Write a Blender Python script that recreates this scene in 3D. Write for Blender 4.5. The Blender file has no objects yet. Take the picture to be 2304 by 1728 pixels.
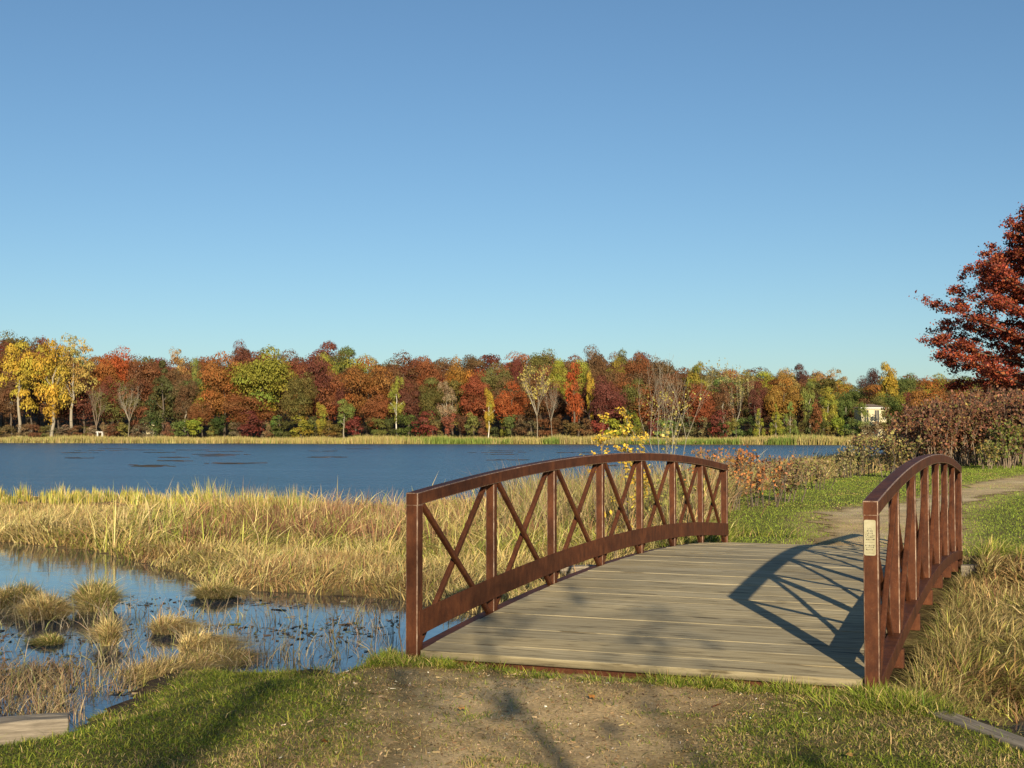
import bpy, math, random
import numpy as np
from mathutils import Vector

# ------------------------------------------------------------------ camera, sky, sun
SC = bpy.context.scene
COL = SC.collection
CAM = np.array([4.396, -9.056, 1.636]); FPX = 2936.475; YAW = .38; PITCH = .040
cd = bpy.data.cameras.new('camera'); cam = bpy.data.objects.new('camera', cd); COL.objects.link(cam)
cam.location = CAM; cam.rotation_euler = (math.pi/2 + PITCH, 0, YAW)
cd.sensor_width = 36; cd.lens = FPX/2304*36; cd.clip_start = .05; cd.clip_end = 6000
SC.camera = cam

SUN_EL = math.radians(18.0)
SUN = np.array([.489*math.cos(SUN_EL), -.872*math.cos(SUN_EL), math.sin(SUN_EL)])
w = bpy.data.worlds.new('World'); SC.world = w; w.use_nodes = True
nt = w.node_tree; bg = nt.nodes['Background']
sky = nt.nodes.new('ShaderNodeTexSky'); sky.sky_type = 'NISHITA'; sky.sun_disc = False
sky.sun_elevation = SUN_EL; sky.sun_rotation = math.atan2(SUN[0], SUN[1])
sky.air_density = 1.0; sky.dust_density = 0.5; sky.ozone_density = 4.0; sky.altitude = 200
tn = nt.nodes.new('ShaderNodeMix'); tn.data_type = 'RGBA'; tn.blend_type = 'MULTIPLY'; tn.inputs[0].default_value = 1
tn.inputs[7].default_value = (.97, 1.03, 1.0, 1)
nt.links.new(sky.outputs[0], tn.inputs[6]); nt.links.new(tn.outputs[2], bg.inputs[0]); bg.inputs[1].default_value = .068
sd = bpy.data.lights.new('sun', 'SUN'); so = bpy.data.objects.new('sun', sd); COL.objects.link(so)
sd.energy = 5.0; sd.angle = math.radians(.53); sd.color = (1, .84, .60)
so.rotation_euler = Vector(SUN).to_track_quat('Z', 'Y').to_euler()
SC.view_settings.view_transform = 'Standard'; SC.view_settings.look = 'None'
SC.view_settings.exposure = 0.62; SC.view_settings.gamma = 1
try:
    SC.cycles.max_bounces = 6; SC.cycles.transparent_max_bounces = 6
except Exception: pass

R = np.random.RandomState(7)
random.seed(7)
WATER = -.6

# ------------------------------------------------------------------ helpers
def tag(o, label=None, cat=None, group=None, kind=None):
    if label: o['label'] = label
    if cat: o['category'] = cat
    if group: o['group'] = group
    if kind: o['kind'] = kind
    return o

def empty(name, loc, rz=0, label=None, cat=None, group=None):
    o = bpy.data.objects.new(name, None); COL.objects.link(o)
    o.location = [float(v) for v in loc]; o.rotation_euler = (0, 0, rz); o.empty_display_size = .2
    return tag(o, label, cat, group)

def link(name, me, parent=None, mat=None):
    o = bpy.data.objects.new(name, me); COL.objects.link(o)
    if parent is not None: o.parent = parent
    if mat is not None and not me.materials: me.materials.append(mat)
    return o

def mesh_np(name, V, F, cols=None, smooth=False):
    """V (n,3); F list of (m,k) index arrays, each of one polygon size."""
    me = bpy.data.meshes.new(name)
    V = np.asarray(V, np.float32); F = [np.asarray(f, np.int32) for f in F if len(f)]
    nl = sum(f.size for f in F); nf = sum(len(f) for f in F)
    me.vertices.add(len(V)); me.vertices.foreach_set('co', V.ravel())
    me.loops.add(nl); me.loops.foreach_set('vertex_index', np.concatenate([f.ravel() for f in F]))
    me.polygons.add(nf)
    tot = np.concatenate([np.full(len(f), f.shape[1], np.int32) for f in F])
    st = np.concatenate([[0], np.cumsum(tot)[:-1]]).astype(np.int32)
    me.polygons.foreach_set('loop_start', st)
    if smooth: me.polygons.foreach_set('use_smooth', np.ones(nf, bool))
    me.update(calc_edges=True)
    if cols is not None:
        a = me.color_attributes.new('Col', 'FLOAT_COLOR', 'POINT')
        c = np.ones((len(V), 4), np.float32); c[:, :3] = cols
        a.data.foreach_set('color', c.ravel())
    return me

class MB:
    """collects boxes, bars and tubes into one mesh"""
    def __init__(s): s.v = []; s.f = []; s.n = 0
    def add(s, V, F):
        s.v.append(np.asarray(V, float)); s.f += [tuple(i+s.n for i in f) for f in F]; s.n += len(V)
    def box(s, a, b):
        x0, y0, z0 = a; x1, y1, z1 = b
        V = [(x0,y0,z0),(x1,y0,z0),(x1,y1,z0),(x0,y1,z0),(x0,y0,z1),(x1,y0,z1),(x1,y1,z1),(x0,y1,z1)]
        s.add(V, [(0,3,2,1),(4,5,6,7),(0,1,5,4),(1,2,6,5),(2,3,7,6),(3,0,4,7)])
    def sweep(s, secs):
        """secs: list of rings (same count)"""
        n = len(secs[0]); V = [p for r in secs for p in r]; F = []
        for i in range(len(secs)-1):
            for j in range(n):
                k = (j+1) % n
                F.append((i*n+j, i*n+k, (i+1)*n+k, (i+1)*n+j))
        F.append(tuple(range(n))[::-1]); F.append(tuple((len(secs)-1)*n+j for j in range(n)))
        s.add(V, F)
    def tube(s, pts, rad, n=8):
        pts = [Vector(p) for p in pts]; rings = []
        if not hasattr(rad, '__len__'): rad = [rad]*len(pts)
        for i, p in enumerate(pts):
            d = (pts[min(i+1, len(pts)-1)]-pts[max(i-1, 0)]).normalized()
            u = d.cross(Vector((0, 0, 1)) if abs(d.z) < .95 else Vector((1, 0, 0))).normalized(); v = u.cross(d)
            rings.append([tuple(p+(u*math.cos(t)+v*math.sin(t))*rad[i]) for t in [2*math.pi*k/n for k in range(n)]])
        s.sweep(rings)
    def build(s, name, mat, parent=None, bevel=0, smooth=False):
        me = bpy.data.meshes.new(name)
        V = np.concatenate(s.v)
        me.from_pydata([tuple(map(float, v)) for v in V], [], s.f); me.update()
        me.materials.append(mat)
        if smooth:
            for p in me.polygons: p.use_smooth = True
        o = link(name, me, parent)
        if bevel:
            m = o.modifiers.new('bevel', 'BEVEL'); m.width = bevel; m.segments = 2; m.limit_method = 'ANGLE'
            if mat is M_RUST and name in ('post', 'top_rail'): me.materials.append(M_EDGE); m.material = 1; m.width = min(bevel, .007)
        return o

def vnoise(x, y, sc, seed=0):
    x = np.asarray(x)/sc; y = np.asarray(y)/sc
    xi = np.floor(x).astype(np.int64); yi = np.floor(y).astype(np.int64); fx = x-xi; fy = y-yi
    fx = fx*fx*(3-2*fx); fy = fy*fy*(3-2*fy)
    def h(a, b):
        n = (a*374761393 + b*668265263 + seed*144665) & 0x7fffffff
        n = ((n ^ (n >> 13))*1274126177) & 0x7fffffff
        return ((n ^ (n >> 16)) & 0xffff)/65535.
    return (h(xi, yi)*(1-fx)+h(xi+1, yi)*fx)*(1-fy)+(h(xi, yi+1)*(1-fx)+h(xi+1, yi+1)*fx)*fy
def fnoise(x, y, sc, seed=0): return .55*vnoise(x, y, sc, seed)+.3*vnoise(x, y, sc/2.3, seed+5)+.15*vnoise(x, y, sc/5, seed+9)
def sstep(a, b, x):
    t = np.clip((x-a)/(b-a), 0, 1); return t*t*(3-2*t)

def sdist(x, y, poly):
    """signed distance, positive inside"""
    x = np.asarray(x, float); y = np.asarray(y, float); P = np.asarray(poly, float)
    d = np.full(x.shape, 1e18); ins = np.zeros(x.shape, bool)
    for i in range(len(P)):
        ax, ay = P[i]; bx, by = P[(i+1) % len(P)]
        ex, ey = bx-ax, by-ay; t = np.clip(((x-ax)*ex+(y-ay)*ey)/(ex*ex+ey*ey), 0, 1)
        d = np.minimum(d, (x-ax-t*ex)**2+(y-ay-t*ey)**2)
        c = (ay > y) != (by > y)
        with np.errstate(divide='ignore', invalid='ignore'):
            ins ^= c & (x < (bx-ax)*(y-ay)/(by-ay if by != ay else 1e-9)+ax)
    return np.where(ins, 1, -1)*np.sqrt(d)

FW = np.array([-math.sin(YAW), math.cos(YAW)]); RT = np.array([math.cos(YAW), math.sin(YAW)])
def at(px, depth):
    """a place on the ground plan seen in direction px of the 2304 px wide photograph, depth metres away"""
    p = CAM[:2]+FW*depth+RT*depth*(px-1152)/FPX
    return float(p[0]), float(p[1])
def zat(py, depth):
    v = (864-py)/FPX
    return CAM[2]+depth*math.tan(math.atan(v)+PITCH)

# ------------------------------------------------------------------ materials
def mat(name):
    m = bpy.data.materials.new(name); m.use_nodes = True
    n = m.node_tree; return m, n, n.nodes['Principled BSDF'], n.nodes, n.links
def tex(n, kind, **kw):
    t = n.nodes.new(kind)
    for k, v in kw.items(): t.inputs[k].default_value = v
    return t
def coord(n, scale=(1, 1, 1), out='Object', rot=(0, 0, 0)):
    c = n.nodes.new('ShaderNodeTexCoord'); m = n.nodes.new('ShaderNodeMapping')
    m.inputs['Scale'].default_value = scale; m.inputs['Rotation'].default_value = rot
    n.links.new(c.outputs[out], m.inputs[0]); return m.outputs[0]
def ramp(n, fac, stops):
    r = n.nodes.new('ShaderNodeValToRGB'); e = r.color_ramp.elements
    while len(e) < len(stops): e.new(.5)
    for i, (p, c) in enumerate(stops): e[i].position = p; e[i].color = (*c, 1)
    n.links.new(fac, r.inputs[0]); return r.outputs[0]
def bump(n, h, b, strength=.3, dist=.01):
    x = n.nodes.new('ShaderNodeBump'); x.inputs['Strength'].default_value = strength; x.inputs['Distance'].default_value = dist
    n.links.new(h, x.inputs['Height']); n.links.new(x.outputs[0], b.inputs['Normal']); return x
def mixc(n, fac, a, b, mode='MIX'):
    x = n.nodes.new('ShaderNodeMix'); x.data_type = 'RGBA'; x.blend_type = mode
    for s, v in ((x.inputs[0], fac), (x.inputs[6], a), (x.inputs[7], b)):
        if hasattr(v, 'is_output'): n.links.new(v, s)
        elif isinstance(v, tuple): s.default_value = (*v, 1)
        else: s.default_value = v
    return x.outputs[2]

def m_vcol(name, rough=.75, spec=.25, trans=0, noise=None):
    m, n, b, N, L = mat(name)
    a = N.new('ShaderNodeAttribute'); a.attribute_name = 'Col'
    c = a.outputs['Color']
    if noise:
        t = tex(n, 'ShaderNodeTexNoise', Scale=noise[0], Detail=6.0, Roughness=.7); L.new(coord(n), t.inputs[0])
        r = ramp(n, t.outputs[0], [(.3, (noise[1],)*3), (.7, (noise[2],)*3)])
        c = mixc(n, 1.0, c, r, 'MULTIPLY')
        bump(n, t.outputs[0], b, .6, noise[3])
    L.new(c, b.inputs['Base Color']); b.inputs['Roughness'].default_value = rough
    b.inputs['Specular IOR Level'].default_value = spec
    if trans:
        tr = N.new('ShaderNodeBsdfTranslucent'); L.new(c, tr.inputs[0])
        mx = N.new('ShaderNodeMixShader'); mx.inputs[0].default_value = trans
        L.new(b.outputs[0], mx.inputs[1]); L.new(tr.outputs[0], mx.inputs[2])
        L.new(mx.outputs[0], N['Material Output'].inputs[0])
    return m

M_GROUND = m_vcol('ground_soil', .95, .1, noise=(9, .6, 1.35, .03))
M_BLADE = m_vcol('grass_blade', .7, .1, .15)
M_DRY = m_vcol('dry_blade', .8, .08, .12)
M_LEAF = m_vcol('leaf', .6, .3, .2)

# weathered rusty steel
def rust_mat():
    m, n, b, N, L = mat('rusty_steel')
    t = tex(n, 'ShaderNodeTexNoise', Scale=14.0, Detail=9.0, Roughness=.7); L.new(coord(n, (1, 1, .5)), t.inputs[0])
    c = ramp(n, t.outputs[0], [(.3, (.042, .017, .010)), (.5, (.082, .030, .0145)), (.72, (.128, .050, .022))])
    t2 = tex(n, 'ShaderNodeTexNoise', Scale=85.0, Detail=5.0); L.new(coord(n), t2.inputs[0])
    sp = ramp(n, t2.outputs[0], [(.60, (0, 0, 0)), (.72, (1, 1, 1))])
    c = mixc(n, mixc(n, .42, (0, 0, 0), sp), c, (.16, .10, .065))
    t3 = tex(n, 'ShaderNodeTexNoise', Scale=2.3, Detail=3.0); L.new(coord(n), t3.inputs[0])
    c = mixc(n, 1.0, c, ramp(n, t3.outputs[0], [(.3, (.75, .75, .8)), (.7, (1.2, 1.12, 1.05))]), 'MULTIPLY')
    L.new(c, b.inputs['Base Color']); b.inputs['Roughness'].default_value = .62
    b.inputs['Specular IOR Level'].default_value = .12
    bump(n, t2.outputs[0], b, .35, .002)
    return m
M_RUST = rust_mat()
M_EDGE, n, b, N, L = mat('steel_edge_highlight')  # paler bevel colour paints in the highlight along the rounded tube corners
t = tex(n, 'ShaderNodeTexNoise', Scale=30.0, Detail=5.0, Roughness=.7); L.new(coord(n, (1, 1, .4)), t.inputs[0])
L.new(ramp(n, t.outputs[0], [(.36, (.08, .03, .016)), (.5, (.20, .12, .075)), (.66, (.38, .27, .19))]), b.inputs['Base Color']); b.inputs['Roughness'].default_value = .5

def deck_mat():
    m, n, b, N, L = mat('weathered_deck_wood')
    g = N.new('ShaderNodeAttribute'); g.attribute_name = 'Col'
    t = tex(n, 'ShaderNodeTexNoise', Scale=1.0, Detail=8.0, Roughness=.65); L.new(coord(n, (1.4, 34, 34)), t.inputs[0])
    t2 = tex(n, 'ShaderNodeTexNoise', Scale=1.0, Detail=5.0); L.new(coord(n, (1.1, 1.4, 1)), t2.inputs[0])
    t3 = tex(n, 'ShaderNodeTexNoise', Scale=1.0, Detail=4.0, Roughness=.6); L.new(coord(n, (2.2, 16, 16)), t3.inputs[0])
    c = ramp(n, t.outputs[0], [(.32, (.205, .168, .10)), (.5, (.35, .298, .185)), (.68, (.46, .40, .265))])
    c = mixc(n, 1.0, c, ramp(n, t2.outputs[0], [(.3, (.84, .84, .84)), (.7, (1.12, 1.1, 1.06))]), 'MULTIPLY')
    c = mixc(n, 1.0, c, ramp(n, t3.outputs[0], [(.33, (.40, .38, .35)), (.43, (1, 1, 1)), (1, (1, 1, 1))]), 'MULTIPLY')
    c = mixc(n, 1.0, c, g.outputs['Color'], 'MULTIPLY')
    L.new(c, b.inputs['Base Color']); b.inputs['Roughness'].default_value = .8; b.inputs['Specular IOR Level'].default_value = .2
    bump(n, t.outputs[0], b, .5, .004)
    return m
M_DECK = deck_mat()

def wood_mat(name, a, c2, rot=(0, 0, 0)):
    m, n, b, N, L = mat(name)
    t = tex(n, 'ShaderNodeTexNoise', Scale=1.0, Detail=8.0, Roughness=.7); L.new(coord(n, (3, 45, 45)), t.inputs[0])
    c = ramp(n, t.outputs[0], [(.32, a), (.68, c2)]); L.new(c, b.inputs['Base Color'])
    b.inputs['Roughness'].default_value = .85; b.inputs['Specular IOR Level'].default_value = .15
    bump(n, t.outputs[0], b, .6, .006); return m
M_LOG = wood_mat('weathered_timber', (.11, .092, .07), (.33, .285, .22))

def bark_mat(name, a, c2, sc=6.):
    m, n, b, N, L = mat(name)
    t = tex(n, 'ShaderNodeTexNoise', Scale=sc, Detail=4.0); L.new(coord(n, (1, 1, .25)), t.inputs[0])
    c = ramp(n, t.outputs[0], [(.35, a), (.65, c2)]); L.new(c, b.inputs['Base Color'])
    b.inputs['Roughness'].default_value = .9; b.inputs['Specular IOR Level'].default_value = .1; return m
M_BARK = bark_mat('grey_brown_bark', (.07, .055, .04), (.16, .13, .10))
M_PALE = bark_mat('pale_bark', (.22, .19, .14), (.36, .32, .25))
M_WHITE = bark_mat('white_bark', (.50, .46, .38), (.75, .70, .58))
M_TWIG = bark_mat('grey_twigs', (.17, .125, .09), (.27, .21, .15))

def foliage_mat():
    m, n, b, N, L = mat('far_foliage')
    o = N.new('ShaderNodeObjectInfo'); a = N.new('ShaderNodeAttribute'); a.attribute_name = 'Col'
    c = mixc(n, 1.0, o.outputs['Color'], a.outputs['Color'], 'MULTIPLY')
    L.new(c, b.inputs['Base Color']); b.inputs['Roughness'].default_value = .7; b.inputs['Specular IOR Level'].default_value = .15
    tr = N.new('ShaderNodeBsdfTranslucent'); L.new(c, tr.inputs[0])
    mx = N.new('ShaderNodeMixShader'); mx.inputs[0].default_value = .15
    L.new(b.outputs[0], mx.inputs[1]); L.new(tr.outputs[0], mx.inputs[2]); L.new(mx.outputs[0], N['Material Output'].inputs[0])
    return m
M_FOL = foliage_mat()

def plain(name, col, rough=.6, sc=12., var=.15):
    m, n, b, N, L = mat(name)
    t = tex(n, 'ShaderNodeTexNoise', Scale=sc, Detail=3.0); L.new(coord(n), t.inputs[0])
    c = ramp(n, t.outputs[0], [(.3, tuple(v*(1-var) for v in col)), (.7, tuple(min(1, v*(1+var)) for v in col))])
    L.new(c, b.inputs['Base Color']); b.inputs['Roughness'].default_value = rough; return m

# water: open lake ruffled by wind, sheltered inlet nearly still
def water_mat(name, waves, rough, deep=(.012, .03, .055)):
    m, n, b, N, L = mat(name)
    b.inputs['Base Color'].default_value = (*deep, 1); b.inputs['Roughness'].default_value = rough
    b.inputs['IOR'].default_value = 1.33
    h = None
    for sc, amp, st in waves:
        t = tex(n, 'ShaderNodeTexNoise', Scale=sc, Detail=3.0, Roughness=.55); L.new(coord(n, st, rot=(0, 0, .5)), t.inputs[0])
        mu = N.new('ShaderNodeMath'); mu.operation = 'MULTIPLY'; mu.inputs[1].default_value = amp; L.new(t.outputs[0], mu.inputs[0])
        if h is None: h = mu.outputs[0]
        else:
            ad = N.new('ShaderNodeMath'); L.new(h, ad.inputs[0]); L.new(mu.outputs[0], ad.inputs[1]); h = ad.outputs[0]
    bu = bump(n, h, b, 1.0, 1.0)
    if rough > .2:
        t = tex(n, 'ShaderNodeTexNoise', Scale=.035, Detail=5.0, Roughness=.65); L.new(coord(n, (.8, 3.2, 1), rot=(0, 0, -YAW)), t.inputs[0])
        mr = N.new('ShaderNodeMapRange'); mr.inputs[1].default_value = .38; mr.inputs[2].default_value = .62; mr.inputs[3].default_value = .35; mr.inputs[4].default_value = 1.0
        t2 = tex(n, 'ShaderNodeTexNoise', Scale=.5, Detail=4.0, Roughness=.7); L.new(coord(n, (.6, 3.0, 1), rot=(0, 0, -YAW)), t2.inputs[0])
        av = N.new('ShaderNodeMix'); av.inputs[0].default_value = .5; L.new(t.outputs[0], av.inputs[2]); L.new(t2.outputs[0], av.inputs[3])
        L.new(av.outputs[0], mr.inputs[0]); L.new(mr.outputs[0], bu.inputs['Strength'])
    return m
M_LAKE = water_mat('lake_water', [(.7, .7, (1, 1.5, 1)), (2.6, .30, (1, 1.5, 1)), (9., .08, (1, 1.3, 1))], .27, (.028, .088, .155))
M_POND = water_mat('inlet_water', [(2.2, .0035, (1, 1, 1)), (9., .0012, (1, 1, 1))], .03)

# ------------------------------------------------------------------ ground plan (metres, bridge axis = +y, near end at y = 0)
NEAR = [(-60, -34), (-20, -11), (-9, -6.2), (-5.2, -4.1), (-3.1, -2.55), (-2.3, -1.75), (-2.3, -1.1), (-2.65, -.4), (-2.8, .2), (-3.1, .75), (-3.25, 1.15), (-2.9, 1.4),
        (-2.3, 1.45), (-1.95, 1.9), (-1.5, 1.55), (-.9, .7), (-.2, .4), (3.4, .4), (3.6, .2), (3.86, -.02), (4.25, -.42), (4.9, -1.3), (6.5, -3.1), (12, -7), (40, -20), (90, -60), (90, -300), (-200, -300)]
FARBANK = [(-.6, 10.55), (-1.0, 12), (-1.6, 17), (-2.9, 22.6), (-3.3, 27), (-3.4, 34), (-2.7, 41), (-1.9, 50), (.3, 71), (3.3, 84), (20, 95), (60, 90), (70, 30), (30, 12), (12, 9.6), (3.5, 9.55), (3.3, 10.5)]
MARSH = [(-3.85, 7.0), (-5.1, 7.05), (-6.5, 7.1), (-8.6, 8.8), (-12.7, 11.6), (-15.9, 12.6), (-24, 14), (-60, 18), (-60, 34), (-30, 27.8), (-24.5, 28.6), (-20, 25.0),
         (-17.5, 23.4), (-11.6, 22.6), (-9.6, 27), (-9.8, 32.5), (-11.3, 51), (-13.2, 75), (-13.5, 118), (-6, 160), (25, 215), (160, 240), (300, 150), (300, -30), (90, -20),
         (30, 1), (12, 2.0), (5.2, 2.5), (4.35, 2.2), (3.98, 1.5), (3.85, .8), (3.4, .55), (2.9, 1.5), (2.9, 4.5), (.6, 4.9), (-1.2, 5.2), (-2.4, 6.3)]
S_PTS = [(-600, 470), (-200, 445), (0, 436), (300, 412), (600, 392), (900, 372), (1152, 356), (1500, 338), (1900, 326), (2150, 318), (2600, 300), (3200, 280)]   # far shore: (direction, depth)
def S(px): return float(np.interp(px, [a for a, _ in S_PTS], [b for _, b in S_PTS]))
NPATH = [(.1, -.40), (.35, -.9), (.65, -1.5), (.88, -2.2), (1.05, -3.0), (1.3, -5), (1.6, -9), (3.4, -9), (3.1, -5), (2.7, -3.0), (2.5, -1.7), (2.5, -.9), (2.6, -.35), (2.2, -.12), (1.2, -.12), (.4, -.25)]
FPATH = [(1.0, 11.05), (.95, 14.0), (.45, 17), (.05, 20.4), (.3, 22.4), (1.2, 25.6), (1.9, 30), (2.3, 37), (4.0, 48), (9, 62), (11, 60), (6.5, 46), (4.6, 36), (3.4, 29), (2.9, 24), (2.8, 20), (3.1, 15.5), (3.2, 11.05)]
SHORE = [at(px, d) for px, d in S_PTS]
FAR = SHORE+[(900, 500), (1500, 1500), (0, 2500), (-1500, 2500), (-1600, 700)]

def terrain_z(x, y, full=False):
    x = np.asarray(x, float); y = np.asarray(y, float)
    wob = (fnoise(x, y, 1.3, 3)-.5)*.5
    dn = sdist(x, y, NEAR)+wob*.5; dl = sdist(x, y, FARBANK); dm = sdist(x, y, MARSH)+wob
    df = sdist(x, y, FAR)
    z = np.full(x.shape, -1.1)
    z = np.maximum(z, -.6-.5*sstep(0, 1.6, -dm)+.13*sstep(0, .8, dm))
    bz = -.09+.02*(fnoise(x, y, .6, 8)-.5)*2
    wl = 1.2+1.5*sstep(-.2, -1.6, x)
    near = np.where(dn > 0, -.6+(bz+.6)*sstep(-.2, 1, dn/wl*.9)**1.0, -.6-.5*sstep(0, 1.2, -dn))
    steep = np.where(x > -.3, 1., 0.)
    near = near*(1-steep)+steep*np.where(dn > -.05, -.6+(bz+.6)*sstep(-.05, .22, dn), near)
    z = np.maximum(z, near)
    rise = -.085+.012*np.clip(y-11, 0, 70)*.35
    lawn = -.6+(rise+.6)*sstep(-.9, .12, dl)
    z = np.where(dl > -.9, np.maximum(z, lawn), z)
    hill = -.6+.45*sstep(-2, 12, df)+14*sstep(20, 190, df)*sstep(-1, 1, -(x+40-.0*y)/220)+5*sstep(25, 200, df)
    z = np.where(df > -2, np.maximum(z, hill), z)
    # low sand bar in the lake
    bx, by = at(1835, 118)
    bar = -.55-.004*((x-bx)**2*.9+(y-by)**2*1.3)
    z = np.maximum(z, bar)
    z = np.where((x > -.25) & (x < 3.7) & (y > .2) & (y < 10.9), np.minimum(z, -.42), z)
    return (z, dn, dl, dm, df) if full else z

def axis(lo, hi, flo, fhi, step):
    a = list(np.arange(flo, fhi+step/2, step)); s = step; v = fhi
    while v < hi: s *= 1.13; s = min(s, 60); v += s; a.append(v)
    s = step; v = flo; pre = []
    while v > lo: s *= 1.13; s = min(s, 60); v -= s; pre.append(v)
    return np.array(pre[::-1]+a)
gx = axis(-2500, 2500, -9, 9, .13); gy = axis(-400, 3000, -5, 15, .13)
X, Y = np.meshgrid(gx, gy)
Zt, dn, dl, dm, df = terrain_z(X, Y, True)
def grid_faces(ny, nx):
    i = np.arange(ny*nx).reshape(ny, nx)
    return np.stack([i[:-1, :-1], i[:-1, 1:], i[1:, 1:], i[1:, :-1]], -1).reshape(-1, 4)
mud = np.array([.060, .042, .026]); lawnc = np.array([.115, .105, .035]); straw = np.array([.20, .145, .065]); leafl = np.array([.10, .065, .03])
n1 = fnoise(X, Y, 1.1, 21)[..., None]
colr = np.broadcast_to(mud, X.shape+(3,)).copy()
colr = np.where((dm > .05)[..., None], straw*(.5+.9*n1), colr)
colr = np.where((dn > .35)[..., None], lawnc*(.7+.7*n1), colr)
colr = np.where((dl > -.1)[..., None], lawnc*(.7+.7*n1), colr)
dirt = np.array([.36, .26, .13])
for pp in (NPATH, FPATH):
    pd = sstep(-.75, -.05, sdist(X, Y, pp)+(fnoise(X, Y, .9, 23)-.5)*.8)[..., None]*((dn > .1) | (dl > -.1))[..., None]
    colr = colr*(1-pd)+dirt*(.75+.5*n1)*pd
colr = np.where((df > -1)[..., None], straw*(.6+.7*n1), colr)
colr = np.where((df > 14)[..., None], leafl*(.6+.7*n1), colr)
g_me = mesh_np('ground', np.stack([X, Y, Zt], -1).reshape(-1, 3), [grid_faces(len(gy), len(gx))], colr.reshape(-1, 3), True)
tag(link('ground', g_me, mat=M_GROUND), kind='structure')

# water: the open lake and the sheltered inlet share one level; the marsh lies between them
def sheet(name, x0, x1, y0, y1, z, m):
    V = [(x0, y0, z), (x1, y0, z), (x1, y1, z), (x0, y1, z)]
    return tag(link(name, mesh_np(name, V, [np.array([[0, 1, 2, 3]])]), mat=m), kind='structure')
sheet('lake_water', -2500, 2500, 19.5, 3000, WATER, M_LAKE)
sheet('inlet_water', -2500, 2500, -400, 19.5, WATER, M_POND)

# ------------------------------------------------------------------ paths
def path_sheet(name, poly, step, seed, lift=.008, edge=.5):
    P = np.array(poly); x = np.arange(P[:, 0].min()-.6, P[:, 0].max()+.6, step); y = np.arange(P[:, 1].min()-.6, P[:, 1].max()+.6, step)
    XX, YY = np.meshgrid(x, y); d = sdist(XX, YY, poly)+(fnoise(XX, YY, .7, seed)-.5)*edge*1.6+(vnoise(XX, YY, .12, seed+2)-.5)*edge*.3
    zz = terrain_z(XX, YY)+lift
    F = grid_faces(len(y), len(x)); dd = d.ravel()
    F = F[(dd[F] > 0).all(1)]
    used = np.unique(F); re = np.full(XX.size, -1); re[used] = np.arange(len(used))
    n = fnoise(XX, YY, .5, seed+3)[..., None]; n2 = vnoise(XX, YY, 2.0, seed+6)[..., None]
    c = (np.array([.50, .35, .18])*(1-n2)+np.array([.52, .43, .275])*n2)*(.62+.76*n)
    ee = sstep(.45, .0, d)[..., None]; c = c*(1-ee)+ee*np.array([.27, .20, .095])*(.75+.5*n)
    V = np.stack([XX, YY, zz], -1).reshape(-1, 3)[used]
    me = mesh_np(name, V, [re[F]], c.reshape(-1, 3)[used], True)
    return tag(link(name, me, mat=M_PATH), kind='structure')
M_PATH, n, b, N, L = mat('dirt_path')
a = N.new('ShaderNodeAttribute'); a.attribute_name = 'Col'
t = tex(n, 'ShaderNodeTexNoise', Scale=38.0, Detail=6.0, Roughness=.75); L.new(coord(n), t.inputs[0])
c = mixc(n, 1.0, a.outputs['Color'], ramp(n, t.outputs[0], [(.3, (.5, .48, .44)), (.7, (1.5, 1.48, 1.4))]), 'MULTIPLY')
vo = tex(n, 'ShaderNodeTexVoronoi', Scale=60.0); L.new(coord(n), vo.inputs[0])
pb = ramp(n, vo.outputs['Distance'], [(.12, (1, 1, 1)), (.2, (0, 0, 0))])
vc = N.new('ShaderNodeSeparateColor'); L.new(vo.outputs['Color'], vc.inputs[0])
pk = ramp(n, vc.outputs[0], [(.80, (0, 0, 0)), (.82, (1, 1, 1))])
c = mixc(n, mixc(n, 1.0, pb, pk, 'MULTIPLY'), c, (.55, .5, .42))
L.new(c, b.inputs['Base Color']); b.inputs['Roughness'].default_value = .95; b.inputs['Specular IOR Level'].default_value = .1
bump(n, t.outputs[0], b, .8, .02)
path_sheet('path_near', NPATH, .02, 40, .006)
path_sheet('path_far', FPATH, .08, 50, .010, .7)
# straw bits and crumbs lying on the worn ground
n = 15000; x = R.uniform(-.9, 4.2, n); y = R.uniform(-4.2, -.02, n); d_ = sdist(x, y, NPATH)+.25; k = R.uniform(0, 1, n) < sstep(-.6, .1, d_)*.9; x, y = x[k], y[k]; n = len(x)
s_ = R.uniform(.0009, .0024, n); an = R.uniform(0, 6.28, n); lx = s_*np.exp(R.uniform(0, 2.2, n)); z_ = terrain_z(x, y)+.012
dx = np.stack([np.cos(an)*lx, np.sin(an)*lx, R.uniform(-.003, .006, n)], 1); dy = np.stack([-np.sin(an)*s_, np.cos(an)*s_, R.uniform(0, .004, n)], 1); C0 = np.stack([x, y, z_], 1)
PL_V = np.stack([C0-dx-dy, C0+dx-dy, C0+dx+dy, C0-dx+dy], 1).reshape(-1, 3); PL_N = n

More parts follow.
